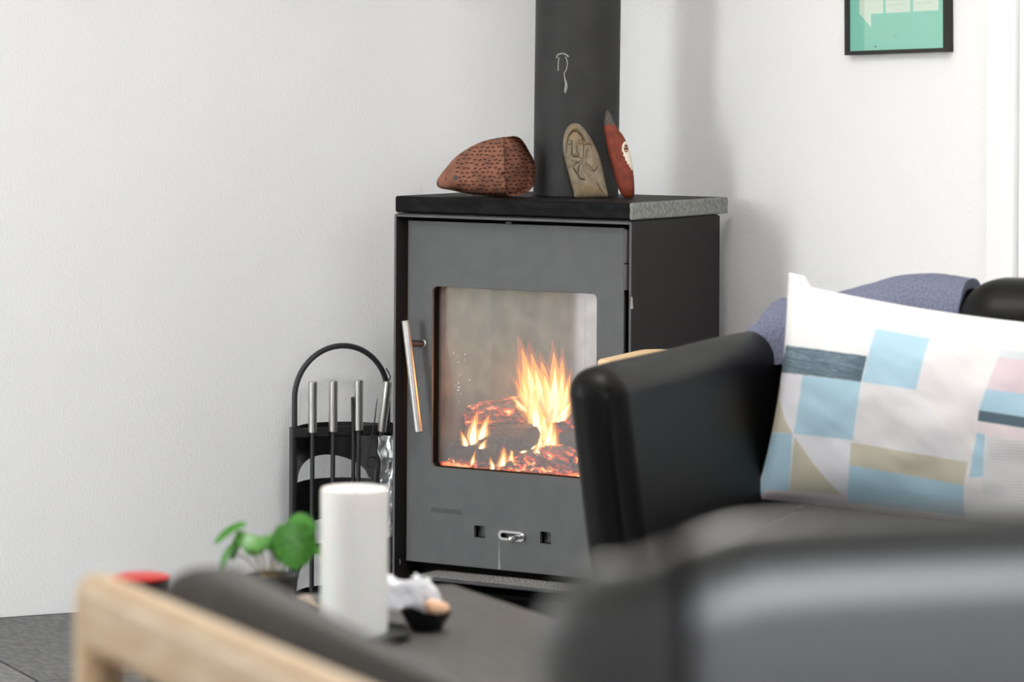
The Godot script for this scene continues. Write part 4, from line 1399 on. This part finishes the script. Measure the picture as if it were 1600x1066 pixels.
func cushion() -> void:
	var w := 860
	var h := 570
	var white := Color(0.855, 0.85, 0.845)
	var im := blank(w, h, white)
	var blue := Color(0.66, 0.775, 0.835)
	var dark := Color(0.36, 0.42, 0.46)
	var beige := Color(0.755, 0.735, 0.665)
	var pink := Color(0.87, 0.815, 0.82)
	var cool := Color(0.845, 0.845, 0.865)
	var polys := [
		[[[77, 236], [-10, 240], [-10, 400], [80, 390]], cool], [[[80, 389], [239, 382], [239, 549]], cool], [[[246, 230], [380, 229], [528, 225], [528, 393], [238, 389]], Color(0.84, 0.835, 0.84)],
		[[[391, 85], [470, 90], [548, 200], [528, 390], [380, 229]], Color(0.86, 0.845, 0.845)],
		[[[10, 165], [246, 160], [240, 230], [-10, 237]], dark], [[[254, 80], [391, 85], [380, 229], [243, 230]], blue], [[[77, 236], [240, 230], [239, 382], [79, 389]], blue],
		[[[-10, 255], [4, 268], [12, 300], [28, 328], [48, 360], [76, 389], [-10, 393]], beige], [[[-10, 396], [76, 389], [90, 549], [10, 570]], blue], [[[83, 397], [160, 475], [239, 549], [90, 549]], beige],
		[[[236, 389], [528, 393], [523, 456], [240, 450]], beige], [[[240, 450], [523, 456], [528, 540], [239, 556]], blue], [[[254, 45], [395, 40], [391, 82], [254, 79]], pink],
		[[[565, 86], [860, 90], [860, 112], [562, 110]], Color(0.79, 0.81, 0.82)], [[[562, 110], [860, 110], [860, 194], [548, 200]], Color(0.83, 0.765, 0.79)], [[[548, 200], [860, 194], [860, 257], [539, 257]], blue],
		[[[539, 257], [860, 257], [860, 285], [539, 283]], dark], [[[539, 285], [860, 287], [860, 312], [540, 315]], pink], [[[540, 315], [561, 315], [567, 425], [535, 431]], blue], [[[0, 570], [27, 544], [237, 534], [239, 570]], pink],
	]
	for p in polys:
		fill_poly(im, p[0].map(func(q): return Vector2(q[0], q[1])), p[1])
	# fine printed lines in the lower right patch
	for y in range(318, 470):
		for x in range(566, w):
			if fposmod(y + 7.0 * sin(x * 0.02), 8.0) < 2.2:
				im.set_pixel(x, y, Color(0.72, 0.73, 0.75))
	# woven streaks in the dark bands
	var r := RandomNumberGenerator.new()
	r.seed = 2
	for i in 260:
		var y := r.randi_range(162, 234)
		var x := r.randi_range(4, 200)
		for q in r.randi_range(10, 40):
			if x + q < 238 and im.get_pixel(x + q, y).r < 0.6:
				im.set_pixel(x + q, y, Color(0.50, 0.56, 0.60))
	var m := painted(im, 0.9, 0.2)
	var pw := 0.462
	var ph := 0.285
	var f := FastNoiseLite.new()
	f.seed = 4
	f.frequency = 5.0
	var n := 44
	var v := PackedVector3Array()
	var uv := PackedVector2Array()
	var t := PackedInt32Array()
	for s in [1.0, -1.0]:
		for j in n + 1:
			for i in n + 1:
				var x := 2.0 * i / n - 1.0
				var y := 1.0 - 2.0 * j / n
				var full := pow(maxf(0.0, (1.0 - x * x) * (1.0 - y * y)), 0.42)
				var px := x * (1.0 - 0.045 * (1.0 - y * y) * absf(x)) * pw / 2
				var py := y * (1.0 - 0.075 * (1.0 - x * x) * absf(y)) * ph / 2
				if x < -0.9 and y > 0.9:
					py += 0.012
				v.append(Vector3(px, py, s * (0.055 * full + 0.001) + 0.006 * f.get_noise_2d(px * 2.0, py * 2.0) * full * s))
				uv.append(Vector2((x + 1) / 2, (1 - y) / 2))
	var up := (n + 1) * (n + 1)
	for j in n:
		for i in n:
			var a := j * (n + 1) + i
			t.append_array([a, a + n + 1, a + n + 2, a, a + n + 2, a + 1])
			t.append_array([up + a, up + a + n + 2, up + a + n + 1, up + a, up + a + 1, up + a + n + 2])
	var rim := []
	for i in n:
		rim.append(i)
	for j in n:
		rim.append(j * (n + 1) + n)
	for i in range(n, 0, -1):
		rim.append(n * (n + 1) + i)
	for j in range(n, 0, -1):
		rim.append(j * (n + 1))
	for i in rim.size():
		var a: int = rim[i]
		var b: int = rim[(i + 1) % rim.size()]
		t.append_array([a, b, b + up, a, b + up, a + up])
	var o := put("patchwork_cushion", [piece(v, t, uv)], m, null, 70.0)
	tag(o, "white cushion with pale blue, beige and grey patchwork on the black armchair", "cushion")
	o.transform = Transform3D(Basis(Vector3.UP, deg_to_rad(YAW_B)) * Basis(Vector3.FORWARD, deg_to_rad(6.0)) * Basis(Vector3.RIGHT, deg_to_rad(-8.0)), on_chair(0.300, 0.5485, -0.500))


func throw_blanket() -> void:
	var o := thing("throw_blanket", "blue-grey knitted throw draped over the black armchair's back", "blanket", CHAIR_B, YAW_B)
	var f := FastNoiseLite.new()
	f.seed = 8
	f.frequency = 9.0
	var path := [Vector2(-0.594, 0.615), Vector2(-0.598, 0.645), Vector2(-0.610, 0.676), Vector2(-0.640, 0.700), Vector2(-0.680, 0.703), Vector2(-0.720, 0.690), Vector2(-0.748, 0.640), Vector2(-0.754, 0.50), Vector2(-0.754, 0.36)]
	put("knitted_cloth", [sheet(40, 40, 0.013, func(u: float, w: float):
		var q := w * 8.0
		var i := mini(int(q), 7)
		var p: Vector2 = path[i].cubic_interpolate(path[i + 1], path[maxi(i - 1, 0)], path[mini(i + 2, 8)], q - i)
		var x := -0.004 + 0.296 * u
		var hump := 0.010 * exp(-pow((u - 0.82) / 0.24, 2.0)) - 0.030 * (1.0 - smoothstep(0.1, 0.78, u)) - 0.035 * (1.0 - smoothstep(0.0, 0.13, u))
		var top := smoothstep(0.55, 0.66, p.y)
		return Vector3(x, p.y + hump * top + 0.004 * f.get_noise_2d(x, p.x + p.y), p.x + 0.006 * f.get_noise_2d(x * 1.5, p.y + 4.0)))], M.knit, o, 60.0)
	var fr := []
	var r := RandomNumberGenerator.new()
	r.seed = 6
	for k in 22:
		var z := -0.735 + 0.135 * k / 21.0
		var y := 0.632 + 0.010 * sin(k / 21.0 * PI)
		var x := -0.004
		var e := Vector3(r.randf_range(-0.006, 0.004), r.randf_range(-0.030, -0.020), r.randf_range(-0.004, 0.006))
		fr.append(tube([Vector3(x, y, z), Vector3(x - 0.004, y - 0.008, z) + e * 0.4, Vector3(x - 0.004, y, z) + e], [0.0022, 0.0020, 0.0010], 5))
	put("fringe", fr, M.knit, o).set_meta("kind", "stuff")


func stool() -> void:
	var s := thing("stool", "light beech stool glimpsed behind the black armchair's arm", "stool", Vector3(0.290, 0.0, -5.00), YAW_B)
	put("seat", [prism_flat(round_rect(-0.135, 0.135, -0.12, 0.12, 0.035, 8), 0.520, 0.556)], M.beech, s)
	for x in [-0.10, 0.10]:
		for z in [-0.085, 0.085]:
			put("leg", [mv(lathe([Vector2(0.011, 0.0), Vector2(0.015, 0.2), Vector2(0.016, 0.5199)], 16), x, 0, z)], M.beech, s)


# ------------------------------------------------------------------ beech chair in the left foreground

func beech_chair() -> void:
	var c := thing("beech_chair", "beech framed chair with a black leather back in the left foreground", "chair", rp(2.237, 3.872), YAW_R)
	# local x = b along the back rail, z = a; the seat lies towards -z
	put("back_rail", [bend(rbox(Vector3(0.52, 0.046, 0.030), 0.012, 4, 14), func(p: Vector3): return Vector3(p.x + 0.260, p.y + 0.668, p.z * 0.85 + 0.015))], M.beech, c, 50.0)
	for x in [0.014, 0.506]:
		put("post", [bend(rbox(Vector3(0.030, 0.690, 0.028), 0.012, 4, 6), func(p: Vector3): return Vector3(p.x + x, p.y + 0.3455, p.z + 0.0155))], M.beech, c, 50.0)
		put("leg", [bend(rbox(Vector3(0.034, 0.40, 0.034), 0.010, 3, 3), func(p: Vector3): return Vector3(p.x + x, p.y + 0.2, p.z - 0.50))], M.beech, c, 50.0)
		put("side_rail", [box(x - 0.014, x + 0.014, 0.335, 0.385, -0.485, 0.002, 0.004)], M.beech, c)
	put("front_rail", [box(0.030, 0.490, 0.335, 0.385, -0.512, -0.488, 0.004)], M.beech, c)
	put("leather_back", [bend(rbox(Vector3(0.476, 0.330, 0.074), 0.030, 6, 8), func(p: Vector3): return Vector3(p.x + 0.256, p.y + 0.5315 - 0.008 * (p.x + 0.226), p.z - 0.044 + 0.11 * maxf(0.0, p.x + 0.215) * (0.5 - p.z / 0.074)))], M.matte_leather, c, 60.0)
	put("leather_seat", [rbox(Vector3(0.455, 0.085, 0.46), 0.035, 5, 4, Vector3(0.259, 0.425, -0.265))], M.matte_leather, c, 60.0)


# ------------------------------------------------------------------ near black armchair, right foreground

func near_armchair() -> void:
	var c := thing("leather_armchair", "large black leather armchair seen from behind, blurred in the right foreground", "armchair", Vector3(0.040, 0.0, -0.938), 14.0)
	# upright shell: a round-topped section swept along the back and round both ends
	var plan := []
	for k in 9:
		var a := PI / 2 * k / 8.0
		plan.append(Vector2(0.022 - 0.022 * cos(a), -0.022 + 0.022 * sin(a)))
	for k in 12:
		plan.append(Vector2(0.022 + 0.696 * pow((k + 1) / 13.0, 1.6), 0.0))
	for k in 9:
		var a := PI / 2 * (1.0 - k / 8.0)
		plan.append(Vector2(0.718 + 0.022 * cos(a), -0.022 + 0.022 * sin(a)))
	var sect := [Vector2(-0.022, 0.24), Vector2(-0.022, 0.5), Vector2(-0.022, 0.80)]
	for k in 13:
		var a := PI * (1.0 - k / 12.0)
		sect.append(Vector2(0.022 * cos(a), 0.8365 + 0.0225 * sin(a)))
	sect.append_array([Vector2(0.022, 0.80), Vector2(0.022, 0.5), Vector2(0.022, 0.24)])
	put("back", [surf(sect.size(), plan.size(), func(u: float, w: float):
		var i := int(round(w * (plan.size() - 1)))
		var q: Vector2 = sect[int(round(u * sect.size()))]
		var d: Vector2 = (plan[mini(i + 1, plan.size() - 1)] - plan[maxi(i - 1, 0)]).normalized()
		var n := Vector2(-d.y, d.x)
		return Vector3(plan[i].x + n.x * q.x, q.y + 0.002 * sin(plan[i].x * 9.0) - 0.020 * pow(1.0 - clampf((plan[i].x + 0.010) / 0.055, 0.0, 1.0), 2.0), plan[i].y - 0.022 + n.y * q.x))], M.near_leather, c, 60.0)
	put("piping", [tube([Vector3(0.011, 0.30, -0.001), Vector3(0.011, 0.60, -0.001), Vector3(0.011, 0.835, -0.001), Vector3(0.011, 0.852, -0.007), Vector3(0.011, 0.8590, -0.021)], 0.0022, 8)], M.seam, c)
	for s in [0, 1]:
		var x: float = 0.06 if s == 0 else 0.72
		put("arm", [rbox(Vector3(0.12, 0.46, 0.34), 0.05, 6, 2, Vector3(x, 0.34, -0.225))], M.near_leather, c, 60.0)
	put("seat", [rbox(Vector3(0.535, 0.18, 0.33), 0.05, 5, 2, Vector3(0.39, 0.34, -0.215))], M.near_leather, c, 60.0)
	put("base", [box(0.07, 0.71, 0.11, 0.26, -0.36, 0.03, 0.01)], M.near_leather, c)
	for x in [0.08, 0.70]:
		for z in [-0.33, 0.0]:
			put("leg", [mv(lathe([Vector2(0.016, 0.0), Vector2(0.018, 0.002), Vector2(0.024, 0.112)], 16), x, 0, z)], M.table, c)


# ------------------------------------------------------------------ framed print on the right wall

func poster() -> void:
	var w := 0.2985
	var h := 0.40
	var o := thing("framed_print", "teal print with pale speech-bubble panels in a thin black frame", "picture", rp(0.001, 1.2388, 1.0165), YAW_R)
	o.rotation.z = 0.018
	put("frame", [frame_rect(-w / 2 + 0.0075, w / 2 - 0.0075, 0.0062, h - 0.0062, 0.0004, -w / 2, w / 2, 0.0, h, 0.0, 0.014, 2), box(-w / 2 + 0.001, w / 2 - 0.001, 0.001, h - 0.001, 0.0, 0.004)], M.frame, o)
	var im := blank(570, 776, Color(0.50, 0.79, 0.71))
	var pale := Color(0.83, 0.89, 0.82)
	# panels measured from the lower left corner of the print (x to the right, y up, metres)
	var px := func(x: float, y: float) -> Vector2: return Vector2((x - 0.0075) / (w - 0.015) * 570.0, (1.0 - (y - 0.0062) / (h - 0.0124)) * 776.0)
	for b in [[0.036, 0.108], [0.1155, 0.188], [0.1965, 0.269]]:
		for rowy in [0.066, 0.176, 0.286]:
			fill_poly(im, [px.call(b[0], rowy), px.call(b[1], rowy), px.call(b[1], rowy + 0.098), px.call(b[0], rowy + 0.098)], pale)
	fill_poly(im, [px.call(0.038, 0.0665), px.call(0.071, 0.0665), px.call(0.071, 0.044)], pale)
	for k in 5:
		for b in [0.124, 0.205]:
			fill_poly(im, [px.call(b, 0.078 + 0.008 * k), px.call(b + 0.048 - 0.007 * (k % 3), 0.078 + 0.008 * k), px.call(b + 0.048 - 0.007 * (k % 3), 0.0795 + 0.008 * k), px.call(b, 0.0795 + 0.008 * k)], Color(0.74, 0.80, 0.74))
	dab(im, px.call(0.085, 0.0125).x, px.call(0.085, 0.0125).y, 5, 4, 0.0, Color(0.18, 0.36, 0.33))
	for q in [[0.142, 0.028, 9, 3, -0.6], [0.151, 0.032, 8, 3, 0.9]]:
		dab(im, px.call(q[0], q[1]).x, px.call(q[0], q[1]).y, q[2], q[3], q[4], Color(0.42, 0.68, 0.62), 0.8)
	var sheet_ := prism(PackedVector2Array([Vector2(-w / 2 + 0.007, 0.0055), Vector2(w / 2 - 0.007, 0.0055), Vector2(w / 2 - 0.007, h - 0.0055), Vector2(-w / 2 + 0.007, h - 0.0055)]), 0.0042, 0.0075)
	var uv := PackedVector2Array()
	for p in sheet_.v:
		uv.append(Vector2((p.x + w / 2 - 0.0075) / (w - 0.015), 1.0 - (p.y - 0.0062) / (h - 0.0124)))
	sheet_.u = uv
	put("print", [sheet_], painted(im, 0.6, 0.3), o)
	put("glass_pane", [box(-w / 2 + 0.007, w / 2 - 0.007, 0.0055, h - 0.0055, 0.0085, 0.0100, 0.0003)], M.glass, o)
